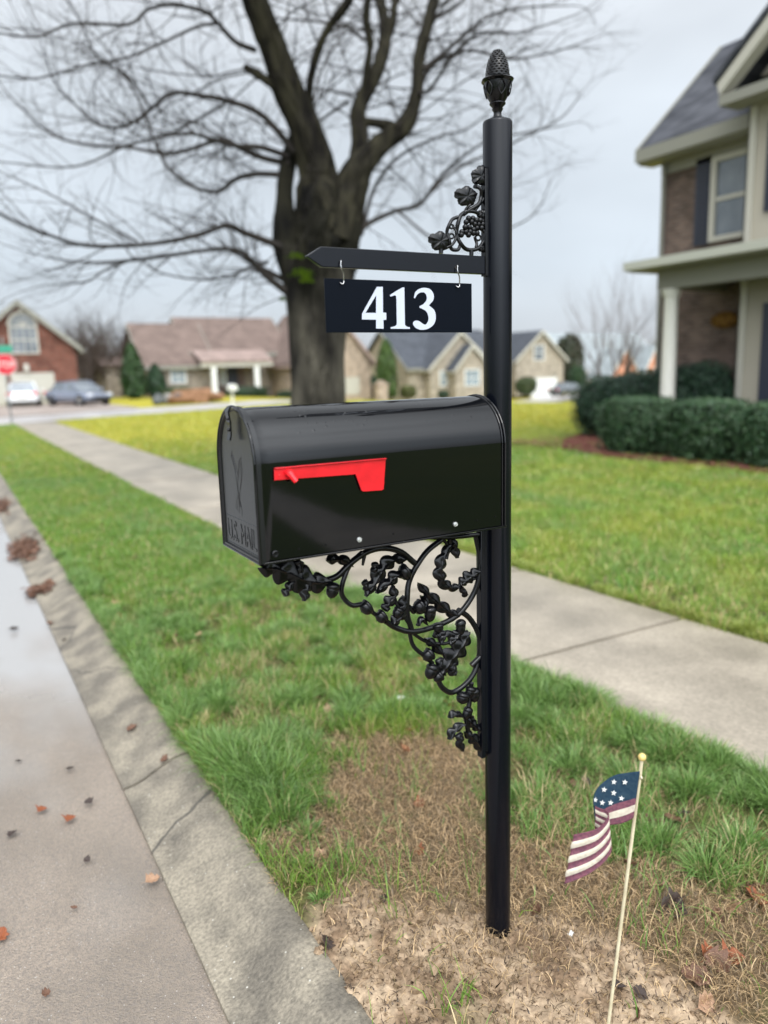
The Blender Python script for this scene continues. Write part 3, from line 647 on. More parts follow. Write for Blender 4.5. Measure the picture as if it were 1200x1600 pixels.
def pile(px, py, rx, ry, cnt, name, lab):
    c = at(px, py, Z=RZ+.01); mb = MB()
    for k in range(cnt):
        x = c[0]+random.gauss(0, rx); y = c[1]+random.gauss(0, ry); zz = (RZ+.012) if x < -.735 else kz(min(x, XE))
        s = random.uniform(.02, .04); a = random.uniform(0, 6.28); t = random.uniform(-.5, .5)
        u = np.array([math.cos(a), math.sin(a), t])*s; v = np.array([-math.sin(a), math.cos(a), random.uniform(-.5, .5)])*s*.6
        p = np.array([x, y, zz+random.uniform(.004, .02)]); mb.add([p-u, p-u*.2-v, p+u, p-u*.2+v], [(0, 1, 2, 3)])
    tag(mb.build(name, lm[2], smooth=False), lab, 'leaf litter', kind='stuff')
pile(38, 862, .055, .22, 700, 'leaf_litter', 'reddish brown leaf litter heaped in the wet gutter')
pile(63, 925, .05, .07, 200, 'leaf_litter', 'small brown drift of leaf litter nearer in the gutter')
pile(2, 793, .05, .3, 260, 'leaf_litter', 'brown leaf litter furthest up the gutter')
# two white scraps
def scrap(px, py, s, lab):
    p = at(px, py, Z=.04); mb = MB(); K = 7
    for i in range(K):
        for j in range(4): mb.v.append((p[0]+(i/6-.5)*s+random.uniform(-.002, .002), p[1]+(j/3-.5)*s*.5, float(groundz(p[0], p[1]))+.02+.006*math.sin(i*1.6+j)+random.uniform(0, .006)))
    mb.f = [(i*4+j, i*4+j+1, (i+1)*4+j+1, (i+1)*4+j) for i in range(K-1) for j in range(3)]; mb.mi = [0]*len(mb.f)
    o = mb.build('paper_scrap', MT['white']); q = o.modifiers.new('s', 'SOLIDIFY'); q.thickness = .0015; tag(o, lab, 'litter')
scrap(625, 1086, .06, 'white crumpled paper scrap lying in the green grass beyond the post')
scrap(892, 1454, .017, 'tiny white scrap on the dead grass right of the post')
# ------------------------------------------------------------------ the mailbox on its post
R = .035; H = 2.1757; XF, XB, MW, ZB, ZS = -.692, -.0628, .2235, 1.2264, 1.423
root = empty('post_mounted_mailbox', (0, 0, 0), 'glossy black metal mailbox with a red flag on a tall black ornamental post', 'mailbox')
mb = MB(); n_ = 48
mb.lathe([(R, -.35), (R, .3), (R, 1.0), (R, 1.8), (R, H-.006), (R-.0015, H-.001), (R-.006, H+.001), (.012, H+.002)], n=n_)
mb.build('pole', MT['satin'], root, ang=60)
# finial: pine cone in a leafy cup
fz = H+.002
fin = MB(); FZ = lambda o: [setattr(v, 'co', Vector((v.co.x*.93, v.co.y*.93, fz+(v.co.z-fz)*.86))) for v in o.data.vertices]
fin.lathe([(.020, 0), (.020, .004), (.012, .008), (.010, .014), (.010, .020), (.0135, .026), (.0145, .028), (.012, .030), (.0145, .034), (.0185, .038), (.0205, .0405), (.0205, .043), (.0175, .0455)], c=(0, 0, fz), n=32)
fo = fin.build('finial', MT['cast'], root); FZ(fo)
cup = MB()
def cw(i, a, z): return 1+.035*math.cos(a*6)*math.sin(min(1, z/.05)*3.1)+(.06*abs(math.cos(a*3)) if i >= 6 else 0)
cup.lathe([(.0175, .045), (.0225, .052), (.0275, .062), (.0305, .074), (.0325, .086), (.0335, .094), (.0385, .098), (.0395, .1005), (.037, .103), (.0285, .104)], c=(0, 0, fz), n=72, wob=cw)
for k in range(6):
    a = k*math.pi/3+.2
    for s in (-1, 1):
        pts = [(math.cos(a+s*q)*rr, math.sin(a+s*q)*rr, fz+zz) for q, rr, zz in ((.0, .0345, .094), (.18, .0345, .086), (.30, .033, .076), (.22, .0305, .066), (0, .0275, .058))]
        cup.tube(spline(pts, 4), .0016, 6)
FZ(cup.build('finial_cup', MT['cast'], fo))
cone = MB(); cp = [(.0295, .103), (.0298, .112), (.0285, .124), (.026, .138), (.022, .152), (.0165, .164), (.010, .173), (.004, .178)]
cone.lathe(cp, c=(0, 0, fz), n=40)
zs_ = np.linspace(.107, .172, 11)
for i, zz in enumerate(zs_):
    r_ = float(np.interp(zz, [c[1] for c in cp], [c[0] for c in cp])); cnt = 15 if i < 7 else 11
    for j in range(cnt):
        a = 2*math.pi*(j+.5*(i % 2))/cnt; cx, cy = math.cos(a), math.sin(a); w_ = math.pi*r_/cnt*.95
        t = np.array([-cy, cx, 0])*w_; o = np.array([cx, cy, 0]); up = np.array([0, 0, .0042]); c0 = o*r_*.98+np.array([0, 0, fz+zz])
        cone.add([c0+t, c0+up*1.1-o*.001, c0-t, c0-up, c0+o*.0028+up*.35], [(0, 1, 4), (1, 2, 4), (2, 3, 4), (3, 0, 4)])
FZ(cone.build('pine_cone', MT['cast'], fo, ang=15))
# ---- the box
def arch(x, w=MW/2, z0=ZB, zs=ZS, n=22, grow=0.0):
    w += grow; P = [(x, -w, z0-grow)]
    for k in range(n+1):
        a = math.pi*k/n; P.append((x, -w*math.cos(a), zs+w*math.sin(a)))
    P.append((x, w, z0-grow)); return P
mb = MB()
xs = [XF+.004, XF+.014, XF+.02, XF+.03, -.5, -.3, -.1, XB]; gr = [.0, .0, -.0012, 0, 0, 0, 0, 0]
k = len(arch(0))
for x, g in zip(xs, gr): mb.v += arch(x, grow=g)
mb.f = [(i*k+j, (i+1)*k+j, (i+1)*k+(j+1) % k, i*k+(j+1) % k) for i in range(len(xs)-1) for j in range(k)]
mb.f += [tuple((len(xs)-1)*k+j for j in range(k))]; mb.mi = [0]*len(mb.f)
mb.f.append(tuple(range(k))[::-1]); mb.mi.append(0)
box = mb.build('mailbox_shell', MT['enamel'], root, ang=40)
# rear seam (double bead) and underside flange
mb = MB()
for xx, g, rr in ((XB-.004, .0015, .0028), (XB-.012, .001, .0022)):
    mb.tube(arch(xx, grow=g), rr, 8)
mb.build('rear_rim', MT['enamel'], box)
mb = MB(); mb.box((XF+.006, -MW/2-.004, ZB-.006), (XB, MW/2+.004, ZB-.0015)); mb.build('base_flange', MT['enamel'], box, bevel=.001)
# door with rim, panel, emblem
mb = MB()
P0, P1, P2 = arch(XF+.010, grow=.0035), arch(XF-.004, grow=.0035), arch(XF-.004, grow=-.004)
P3 = arch(XF+.0, grow=-.006)
for P in (P0, P1, P2, P3): mb.v += P
mb.f = [(i*k+j, i*k+j+1, (i+1)*k+j+1, (i+1)*k+j) for i in range(3) for j in range(k-1)]+[(i*k+k-1, i*k, (i+1)*k, (i+1)*k+k-1) for i in range(3)]+[tuple(3*k+j for j in range(k))]
mb.mi = [0]*len(mb.f); mb.v = mb.v; door = mb.build('door', MT['door'], box, ang=30)
mb = MB(); mb.tube(arch(XF-.003, grow=.003), .0034, 8); mb.tube([arch(XF-.003, grow=.003)[0], arch(XF-.003, grow=.003)[-1]], .0034, 8); mb.build('door_rim', MT['enamel'], box)
# latch strap and its keeper
mb = MB(); zt = ZS+MW/2
pts = [(XF+.02, .0, zt+.001), (XF-.008, 0, zt+.003), (XF-.013, 0, zt-.008), (XF-.010, 0, zt-.03), (XF-.010, 0, zt-.055), (XF-.013, 0, zt-.067)]
for a, b_ in zip(pts[:-1], pts[1:]):
    mb.prism([(a[0], -.0095, a[2]), (a[0], .0095, a[2]), (b_[0], .0095, b_[2]), (b_[0], -.0095, b_[2])], (-.0035, 0, .001))
mb.ball((XF-.014, 0, zt-.022), .0035); mb.ball((XF-.014, 0, zt-.045), .0035); mb.build('latch', MT['enamel'], box, bevel=.0008)
# embossed emblem and lettering panel
mb = MB()
def dz(u, v): return (XF+.0006, -u, v)     # u to the left seen from the front
zc = 1.385
strokes = [[(-.030, .050), (-.022, .030), (-.020, .005), (-.006, -.030), (.000, -.060)], [(-.030, .050), (-.012, .038), (-.004, .018), (.004, -.010), (-.002, -.035), (-.006, -.060)],
           [(.030, .058), (.018, .040), (.008, .028), (.000, .010)], [(.036, .046), (.024, .030), (.014, .012), (.008, -.015), (.004, -.045)], [(.030, .058), (.036, .046)], [(.034, .052), (.022, .035), (.010, .015)],
           [(-.020, .046), (-.012, .022), (-.004, .0)], [(-.026, .040), (-.030, .020), (-.022, .0), (-.012, -.020)], [(.004, -.03), (.014, -.045), (.022, -.052)], [(.002, -.038), (.010, -.055), (.018, -.066)], [(-.001, -.04), (.003, -.06), (.006, -.074)], [(-.004, -.045), (-.012, -.06), (-.012, -.078)],
           [(.014, -.045), (.024, -.062), (.012, -.070)]]
for st in strokes: mb.tube([dz(-u, zc+v) for u, v in spline([(a, b_) for a, b_ in st], 4)], .0011, 6)
mb.build('emblem', MT['door'], box)
mb = MB(); zp = 1.297; hw = MW/2-.012
for a, b_ in (((-hw, zp), (hw, zp)), ((-hw, zp-.004), (-hw, ZB+.010)), ((hw, zp-.004), (hw, ZB+.010)), ((-hw, ZB+.010), (hw, ZB+.010))): mb.tube([dz(*a), dz(*b_)], .0014, 6)
mb.build('door_panel_border', MT['door'], box)
def textmesh(s, name, size, ext, parent, m):
    cu = bpy.data.curves.new(name, 'FONT'); cu.body = s; cu.size = size; cu.extrude = ext; cu.bevel_depth = .0003
    ob = bpy.data.objects.new(name, cu); C.objects.link(ob); bpy.context.view_layer.update()
    me = bpy.data.meshes.new_from_object(ob.evaluated_get(bpy.context.evaluated_depsgraph_get())); bpy.data.objects.remove(ob)
    me.materials.clear(); me.materials.append(m); o = bpy.data.objects.new(name, me); C.objects.link(o); o.parent = parent; return o
tx = textmesh('U.S. MAIL', 'embossed_lettering', .052, .0006, box, MT['door'])
wd = max(v.co.x for v in tx.data.vertices); hh = max(v.co.y for v in tx.data.vertices)
for v in tx.data.vertices:
    v.co = Vector((XF-.0003-v.co.z, MW/2-.022-v.co.x/wd*(MW-.044), ZB+.018+v.co.y/hh*.044))
# flag on the near side
YS = -MW/2
def side(px, py, off=0.0):
    return at(px, py, Y=YS-off)
mb = MB()
fl = [(428, 733), (602, 717.5), (599, 764), (596, 766), (567, 768), (564, 766), (555, 741), (428, 750.5)]
mb.prism([side(*q, .004) for q in fl], (0, -.0022, 0))
top = [side(428, 732.3, .004), side(602, 716.8, .004)]
mb.prism([top[0], top[1], top[1]+np.array([0, -.007, .0]), top[0]+np.array([0, -.007, 0])], (0, 0, .0018)); flag = mb.build('flag', MT['red'], box, bevel=.0006)
mb = MB(); a, b_ = side(450, 738, .007), side(458, 752, .012)
mb.tube([a, a+np.array([0, -.012, 0])], [.0075, .0075], 16); mb.tube([a+np.array([0, -.006, 0]), b_+np.array([.002, -.012, 0])], [.0072, .0055], 14); mb.tube([side(436, 742, .006), side(436, 742, .0085)], .0015, 8)
mb.build('flag_pivot', MT['redlight'], flag, ang=50)
for px, py in ((561, 843), (711, 819)):
    mb = MB(); c = side(px, py); mb.tube([c, c+np.array([0, -.003, 0])], .0055, 20); mb.tube([c+np.array([0, -.003, 0]), c+np.array([0, -.0065, 0])], .0036, 6); mb.build('bolt', MT['bolt'], box)
for px, py in ((467, 858), (509, 851.5), (615, 834), (667, 826), (745, 813), (774, 807)):
    mb = MB(); c = side(px, py); mb.tube([c, c+np.array([0, -.0012, 0])], .0022, 10); mb.build('rivet', MT['cast'], box)
mb = MB(); c = side(430, 865.5); mb.lathe([(.0035, 0), (.0065, .0008), (.0075, .002), (.0055, .0032), (.003, .0026)], n=20)
mb.v = [(c[0]+v[0], c[1]-v[2], c[2]+v[1]) for v in mb.v]; mb.build('hinge_rivet', MT['cast'], box)
# ---- cast scroll bracket under the box (plane y=0)
def P0_(x, y, off=0.0): return at(400+x/3, 820+y/3, Y=off)
brk = MB()
zb0 = ZB-.006
brk.box((XF+.03, -.011, zb0-.014), (-R+.004, .011, zb0)); brk.box((-.062, -.011, at(765, 1178, Y=0)[2]), (-.049, .011, zb0-.0142))
brk.box((-.0488, -.006, at(765, 1170, Y=0)[2]), (-.030, .006, zb0-.02))
bracket = brk.build('scroll_bracket', MT['satin'], root, bevel=.0015)
def vine(pts, r, par, taper=1.0, n=5, T=P0_, nm='vine_scroll', yo=0.0):
    P = spline([np.array((*q, 0.0)) for q in pts], n); m_ = len(P); r *= 1.06
    Q = [T(q[0], q[1])+np.array([0, yo+.002*math.sin(i*.5), 0]) for i, q in enumerate(P)]
    m = MB(); m.tube(Q, [r*(1-(1-taper)*i/(m_-1)) for i in range(m_)], 10); return m
V_ = MB(); px3 = .0016
def av(pts, r, t=1.0, yo=0.0):
    m = vine(pts, r, None, t, yo=yo); V_.add(m.v, m.f)
av([(315, 265), (380, 242), (440, 180), (520, 128), (600, 108), (680, 128), (745, 180)], .0072)
av([(870, 70), (800, 128), (752, 190), (722, 260), (708, 330), (708, 410), (730, 490)], .0068)
av([(500, 128), (440, 190), (405, 270), (405, 330), (445, 375), (495, 372)], .0058)
av([(1030, 50), (1050, 150), (1040, 260), (1010, 345), (955, 412), (880, 460), (800, 490), (720, 500), (655, 482), (605, 450)], .0068)
av([(950, 400), (1005, 440), (1045, 520), (1052, 600), (1025, 690), (970, 760), (920, 788), (872, 762), (852, 715)], .0068, yo=.002)
av([(720, 505), (740, 570), (785, 612), (830, 650)], .0052); av([(740, 512), (800, 548), (880, 556), (945, 535)], .0042)
av([(1010, 740), (1002, 830), (985, 900), (1000, 980), (1040, 1040), (1080, 1075)], .0062)
av([(640, 300), (660, 370), (700, 440), (735, 490)], .0046); av([(870, 60), (900, 100), (890, 160)], .0045); av([(1050, 240), (990, 268), (920, 296)], .0045)
av([(600, 450), (560, 420), (495, 375)], .005); av([(760, 380), (740, 410), (715, 380)], .005); av([(700, 40), (860, 60), (1040, 45)], .006)
V_.tube([P0_(1050, 620), P0_(1010, 660)], .008, 8); V_.tube([P0_(510, 130), P0_(500, 190)], [.006, .003], 8)
V_.build('vine_scroll', MT['cast'], bracket, ang=60)
def oakleaf(path, w, par, T=P0_, lobes=4, seed=0, th=.0045, nm='oak_leaf', sc=.001, yo=-.003, mt=None):
    """lobed relief leaf along a curved mid-rib; path in trace units, w half width in the same units"""
    r = random.Random(seed); lobes = lobes+1; P = spline([np.array((*q, 0.0)) for q in path], 11); n = len(P); NC = 8; mb = MB(); rows = []
    for i, p in enumerate(P):
        t = i/(n-1); d = P[min(i+1, n-1)]-P[max(i-1, 0)]; d = d/(np.linalg.norm(d)+1e-9); nn_ = np.array([-d[1], d[0], 0])
        env = (math.sin(math.pi*min(1, t*.92+.06)))**.55
        wl = 1.02*w*env*(.32+.74*abs(math.sin(math.pi*lobes*t+.2*math.sin(seed)))**.6)*.92; wr = 1.02*w*env*(.32+.74*abs(math.sin(math.pi*lobes*t+.5+.3*math.sin(seed*2)))**.6)*.92
        row = []
        for j in range(-NC, NC+1):
            s = j/NC; ww = (wl if s < 0 else wr); q = p+nn_*s*ww+d*abs(s)*w*.30
            rel = th*(.75*(1-abs(s)**2)+.9*abs(math.cos(math.pi*lobes*t*1.0+1.5*abs(s)))*(.3+.7*(1-abs(s)))) - .004*abs(s)**3+ (.002 if abs(s) < .1 else 0)
            a_ = T(q[0], q[1]); row.append(a_+np.array([0, yo-rel, 0]))
        rows.append(row)
    K = 2*NC+1; o = 0
    for row in rows: mb.v += [tuple(q) for q in row]
    for row in rows: mb.v += [(q[0], yo*0+.003, q[2]) for q in row]
    N0 = n*K; f = []
    for i in range(n-1):
        for j in range(K-1):
            a = i*K+j; f.append((a, a+1, a+K+1, a+K)); f.append((N0+a, N0+a+K, N0+a+K+1, N0+a+1))
        f.append((i*K, (i+1)*K, N0+(i+1)*K, N0+i*K)); a = i*K+K-1; f.append((a+K, a, N0+a, N0+a+K))
    for j in range(K-1): f.append((j+1, j, N0+j, N0+j+1)); a = (n-1)*K+j; f.append((a, a+1, N0+a+1, N0+a))
    mb.f = f; mb.mi = [0]*len(f); return mb.build(nm, mt or MT['cast'], par, ang=32)
for i, (pth, w_, lb) in enumerate([([(350, 262), (290, 268), (220, 255), (150, 225), (90, 205), (30, 200)], 74, 3), ([(450, 195), (410, 165), (365, 160), (335, 165)], 30, 1), ([(255, 265), (235, 300), (225, 350)], 32, 1), ([(175, 260), (150, 300), (135, 330)], 26, 1), ([(215, 250), (205, 200), (200, 165)], 26, 1),
    ([(510, 335), (550, 275), (590, 205), (640, 165), (700, 160)], 38, 3), ([(560, 320), (620, 270), (660, 235), (725, 215)], 32, 2), ([(570, 230), (555, 205), (565, 180)], 22, 1), ([(530, 310), (515, 290), (515, 260)], 20, 1), ([(640, 280), (645, 330), (615, 370), (610, 400)], 30, 2),
    ([(690, 330), (690, 380), (670, 430), (640, 460)], 36, 2), ([(920, 80), (880, 140), (862, 200), (868, 255), (905, 292), (950, 290)], 32, 4), ([(950, 285), (990, 250), (1045, 215)], 34, 2), ([(960, 285), (975, 320), (985, 325)], 18, 1), ([(900, 60), (930, 100), (940, 150)], 26, 1),
    ([(760, 270), (800, 320), (850, 365), (900, 405), (945, 425)], 32, 3), ([(770, 330), (795, 360), (770, 400), (725, 385)], 22, 1), ([(860, 700), (900, 640), (950, 575), (990, 510)], 52, 3), ([(790, 530), (830, 560), (870, 605)], 26, 1), ([(900, 560), (930, 530), (950, 500)], 28, 1),
    ([(860, 560), (880, 520), (930, 510)], 22, 1), ([(870, 620), (860, 660), (880, 700)], 26, 1), ([(930, 640), (920, 680), (930, 700)], 26, 1), ([(970, 900), (935, 885), (905, 900)], 20, 1), ([(975, 930), (930, 960), (905, 1000)], 24, 1), ([(960, 970), (955, 1010), (965, 1055)], 24, 1),
    ([(975, 900), (1010, 930), (1045, 960)], 26, 2), ([(975, 970), (1015, 1000), (1060, 1060)], 30, 2), ([(985, 860), (1000, 890), (1015, 915)], 18, 1), ([(835, 500), (850, 520), (880, 500)], 20, 1), ([(800, 470), (780, 440), (755, 470)], 14, 1)]):
    oakleaf(pth, w_, bracket, lobes=lb, seed=i*1.7)
def acorn(x, y, rx, ry, ang, T=P0_, par=bracket, yo=-.004):
    c = T(x, y)+np.array([0, yo, 0]); u = np.linalg.norm(T(x+rx, y)-T(x, y)); v_ = np.linalg.norm(T(x, y+ry)-T(x, y)); a = math.radians(ang)
    Rm = np.array([[math.cos(a), 0, math.sin(a)], [0, 1, 0], [-math.sin(a), 0, math.cos(a)]])
    mb = MB(); mb.ball(c, (u, u*.85, v_), 14, 10, rot=Rm); mb.ball(c+Rm@np.array([0, 0, v_*.45]), (u*1.12, u*.95, v_*.55), 14, 8, rot=Rm); mb.ball(c-Rm@np.array([0, 0, v_*1.0]), (.0012, .0012, .003), 6, 4, rot=Rm)
    mb.build('acorn', MT['cast'], par, ang=60)
for q in ((355, 305, 28, 38, 15), (512, 388, 32, 27, 60), (583, 430, 28, 26, 60), (690, 222, 34, 24, 70), (812, 415, 24, 38, 5), (955, 478, 20, 38, 0), (803, 610, 26, 28, 60), (818, 685, 26, 36, 30), (850, 712, 22, 24, 60), (965, 808, 26, 28, 20), (1020, 795, 20, 34, 0), (1000, 780, 20, 26, 20), (760, 385, 30, 26, 70), (985, 880, 18, 30, 30), (850, 480, 22, 24, 0), (660, 410, 22, 26, 40)):
    acorn(*q)
# ---- sign arm
arm = MB(); tip = at(477, 402.5, Y=0); zt1, zb1 = 1.8665, 1.8245; x0 = at(500, 386, Y=0)[0]
poly = [(tip[0], 0, (zt1+zb1)/2), (x0, 0, zt1), (-R+.004, 0, zt1), (-R+.004, 0, zb1), (x0, 0, zb1)]
arm.prism([(q[0], -.0065, q[2]) for q in poly], (0, .013, 0)); armo = arm.build('sign_arm', MT['satin'], root, bevel=.0015)
mb = MB(); mb.box((-.0435, -.009, at(762, 432, Y=0)[2]), (-.0315, .009, at(762, 265, Y=0)[2])); mb.build('mounting_strip', MT['cast'], armo, bevel=.001)
for px, py in ((712, 418), (533, 411)):
    mb = MB(); c = at(px, py, Y=-.0066); mb.tube([c, c+np.array([0, -.001, 0])], .0035, 12); mb.build('eyelet', MT['dark'], armo)
G0 = lambda x, y: at(660+x/10, 250+y/10, Y=0)
GB_ = MB()
def gv(pts, r, t=1.0):
    m = vine(pts, r, None, t, T=G0); GB_.add(m.v, m.f)
gv([(690, 800), (600, 870), (552, 980), (542, 1130), (570, 1270), (640, 1360), (740, 1405), (850, 1390), (940, 1310), (978, 1200), (950, 1100), (890, 1062), (835, 1100)], .0046)
gv([(640, 830), (730, 800), (830, 820), (930, 890), (990, 1000), (985, 1150)], .0042); gv([(640, 850), (740, 780), (860, 700), (920, 600), (920, 500), (880, 430), (820, 410)], .0046); gv([(820, 790), (930, 650), (985, 540), (975, 430)], .0036)
gv([(555, 890), (470, 930), (410, 1020), (390, 1120), (410, 1230), (430, 1330), (480, 1400), (550, 1400), (600, 1320)], .0040); gv([(545, 1120), (520, 1240), (450, 1330), (380, 1370)], .0034); gv([(480, 1040), (510, 1080), (530, 1160)], .0028)
gv([(820, 1200), (850, 1290), (830, 1370)], .0036); gv([(660, 850), (690, 760), (740, 700)], .003)
for cx, cy, r0 in ((452, 1190, 38), (870, 1215, 42), (455, 1040, 30)):
    m = MB(); pts = [G0(cx+r0*math.cos(a), cy+r0*math.sin(a)) for a in np.linspace(0, 2*math.pi, 17)]; m.tube(pts, .0024, 8, cap=False); GB_.add(m.v, m.f)
for a, b_ in (((985, 520), (1045, 520)), ((985, 1200), (1045, 1200)), ((290, 1390), (290, 1460)), ((765, 1400), (765, 1490)), ((940, 1380), (960, 1400))): GB_.tube([G0(*a), G0(*b_)], .0052, 10)
grp = GB_.build('grape_scroll', MT['cast'], armo, ang=60)
gm_ = MB()
for rowi, (yy_, xs_) in enumerate([(920, (700, 770)), (950, (820, 880)), (975, (670, 745)), (1010, (795, 860, 920)), (1055, (645, 720)), (1070, (830, 900)), (1095, (775,)), (1130, (600, 660, 720)), (1150, (830, 775)), (1175, (590, 700))]):
    for xx_ in xs_:
        c = G0(xx_, yy_); gm_.ball(c+np.array([0, -.003-random.uniform(0, .003), 0]), .0068, 12, 8)
gm_.build('grape_cluster', MT['cast'], grp, ang=60)
def vineleaf(cx, cy, r0, ang, nm='vine_leaf', Tt=G0):
    mb = MB(); K = 40; rings = 5; a0 = math.radians(ang); c = Tt(cx, cy)
    for q in range(rings+1):
        for j in range(K):
            a = 2*math.pi*j/K; rr = r0*(.93+.17*abs(math.cos(2.5*(a)))+.035*math.cos(17*a))*q/rings*(1.18 if abs(((a+math.pi) % (2*math.pi))-math.pi) < .6 else 1)
            x = cx+rr*math.cos(a+a0); y = cy+rr*math.sin(a+a0); p = Tt(x, y); rel = .0035+.002*abs(math.cos(2.5*a))*math.sin(q/rings*3.1)+.0018*math.cos(10*a)*(q/rings)-.004*(q/rings)**3
            mb.v.append((p[0], -rel-.002, p[2]))
    B_ = len(mb.v); mb.v += [(p[0], .002, p[2]) for p in mb.v[-K:]]
    mb.f = [(q*K+j, q*K+(j+1) % K, (q+1)*K+(j+1) % K, (q+1)*K+j) for q in range(rings+1) for j in range(K)]+[tuple(B_+j for j in range(K))]; mb.mi = [0]*len(mb.f)
    mb.build(nm, MT['cast'], grp, ang=60)
vineleaf(905, 255, 135, -80); vineleaf(690, 570, 150, 200); vineleaf(275, 1270, 145, 200); vineleaf(930, 850, 70, -60); vineleaf(925, 1385, 50, 60); vineleaf(960, 960, 60, 90)
# ---- hanging number plate with its two hooks (things of their own)
plate = MB(); q0, q1 = at(505, 437, Y=0), at(736.5, 441, Y=0); zl = at(511, 521, Y=0)[2]; zr = at(736.5, 518.5, Y=0)[2]
zpt, zpb = (q0[2]+q1[2])/2, (zl+zr)/2; xl = at(508, 480, Y=0)[0]
pr = empty('house_number_sign', ((xl+q1[0])/2, 0, zpb), 'black rectangular hanging sign with white numerals 413 under the post arm', 'number sign')
plate.box((xl, -.0015, zpb), (q1[0], .0015, zpt)); plate.build('sign_plate', MT['plate'], pr, bevel=.0006)
def dg(pts, nm):
    m = MB()
    for poly in pts:
        m.prism([at(460+x/3.3333, 240+y/3.3333, Y=-.0017) for x, y in poly], (0, -.0006, 0))
    m.build(nm, MT['silver'], pr, smooth=False)
sp2 = lambda P, n=6: [tuple(q[:2]) for q in spline([np.array((*p, 0.0)) for p in P], n)]
dg([[(430, 694), (460, 694), (461, 829), (425, 829), (425, 738)][0:0] or [(425, 738), (430, 694), (460, 694), (461, 828), (478, 829), (478, 866), (463, 866), (464, 912), (425, 911), (425, 865), (352, 864), (352, 833), (430, 694)][:0] or
    [(352, 833), (429, 694), (460, 694), (461, 828), (478, 829), (478, 866), (463, 866), (464, 912), (425, 911), (425, 865), (352, 864), (352, 833.5), (371, 829.5), (425, 829.5), (425, 738), (370, 829)]], 'digit_four')
dg([[(497, 737)]+sp2([(520, 722), (545, 707), (563, 697)], 3)+[(572, 697), (575, 880)]+sp2([(576, 893), (585, 901), (601, 905)], 3)+[(601, 913), (501, 912), (501, 904)]+sp2([(520, 900), (531, 893), (533, 880)], 3)+[(531, 760)]+sp2([(530, 745), (524, 738), (500, 745)], 3)], 'digit_one')
dg([sp2([(622, 752), (628, 725), (645, 707), (672, 699), (705, 706), (724, 732), (722, 764), (700, 790)], 5)+sp2([(702, 792), (727, 815), (736, 848), (728, 885), (700, 910), (662, 918), (632, 908), (617, 886), (627, 871), (648, 872), (668, 886), (684, 890), (696, 872), (697, 848), (686, 822), (664, 808), (651, 803)], 5)+[(651, 795)]+sp2([(672, 784), (687, 765), (688, 742), (676, 724), (655, 724), (638, 736), (627, 754)], 5)], 'digit_three')
for (ax, ay), (bx, by), lab in (((533, 411), (534, 444), 'bright steel hook at the left end of the number sign'), ((715, 418), (715, 449), 'bright steel hook at the right end of the number sign, next to the post')):
    a, b_ = at(ax, ay, Y=-.010), at(bx, by, Y=-.004); mb = MB(); e_ = lambda x, y, z: np.array([x, y, z])
    pts = [a+e_(.004, .014, -.006), a+e_(.003, .012, .003), a+e_(0, .0, .005), a+e_(-.002, -.002, -.004), a+e_(-.001, -.003, -.012), (a+b_)/2+e_(.004, -.002, 0), b_+e_(.004, -.002, .008), b_+e_(.0035, -.003, .003), b_+e_(.0, -.003, .0), b_+e_(-.003, .001, .003), b_+e_(-.002, .005, .006)]
    mb.tube(spline(pts, 5), .0015, 8); o = mb.build('s_hook', MT['zinc'], ang=60); tag(o, lab, 'hook', 'hooks holding the number sign')
# ------------------------------------------------------------------ small flag on a stick
gb = at(944, 1652, Z=.0); ang_ = at(1003, 1187, d=float((gb-CAM)@FW)-.14)
sroot = empty('stick_flag', tuple(gb), 'small faded American flag on a pale wooden stick stuck in the dead grass', 'flag')
wood = mat('pale_dowel', (.62, .55, .38), .6, (.5, .43, .28), 30); brass = mat('gold_ball', (.60, .45, .16), .35)
mb = MB(); mb.tube([gb-np.array([0, 0, .08])]+[gb*(1-t)+ang_*t for t in (0, .5, 1)], .0038, 12); mb.build('flag_stick', wood, sroot, ang=60)
mb = MB(); mb.ball(ang_+np.array([0, 0, .006]), .0088, 18, 12); mb.build('finial_ball', brass, sroot, ang=60)
dd = float((ang_-CAM)@FW)
def fp(x, y, o): return at(840+x*.3, 1160+y*.3, d=dd+o)
Tp = [(533, 150, .0), (470, 158, .010), (400, 172, .016), (335, 215, .012), (300, 262, 0), (292, 318, -.008), (318, 340, -.014), (352, 350, -.022), (372, 372, -.030), (352, 410, -.036), (312, 448, -.040), (250, 468, -.042), (186, 482, -.040)]
Bp = [(500, 392, .0), (470, 410, .004), (430, 424, .008), (385, 430, .010), (345, 436, .006), (302, 450, .0), (330, 470, -.010), (370, 500, -.020), (386, 560, -.030), (350, 620, -.036), (290, 670, -.040), (215, 710, -.042), (138, 738, -.040)]
def cl(P, n): return [tuple(q) for q in spline([np.array(p, float) for p in P], n)]
A_, B_ = cl(Tp, 5), cl(Bp, 5); nu = len(A_); nv = 28; vs = []
for i in range(nu):
    for j in range(nv+1):
        t = j/nv; q = np.array(A_[i])*(1-t)+np.array(B_[i])*t
        vs.append(fp(q[0]+(3*math.sin(t*math.pi*7) if i > nu-14 else 0), q[1], q[2]+.0022*math.sin(t*22)*(i/nu)))
fm = MB(); fm.v = [tuple(v) for v in vs]; fm.f = [(i*(nv+1)+j, (i+1)*(nv+1)+j, (i+1)*(nv+1)+j+1, i*(nv+1)+j+1) for i in range(nu-1) for j in range(nv)]; CAN = 22
fm.mi = [(2 if (i < CAN+5 and j < 16) else ((j//4) % 2)) for i in range(nu-1) for j in range(nv)]
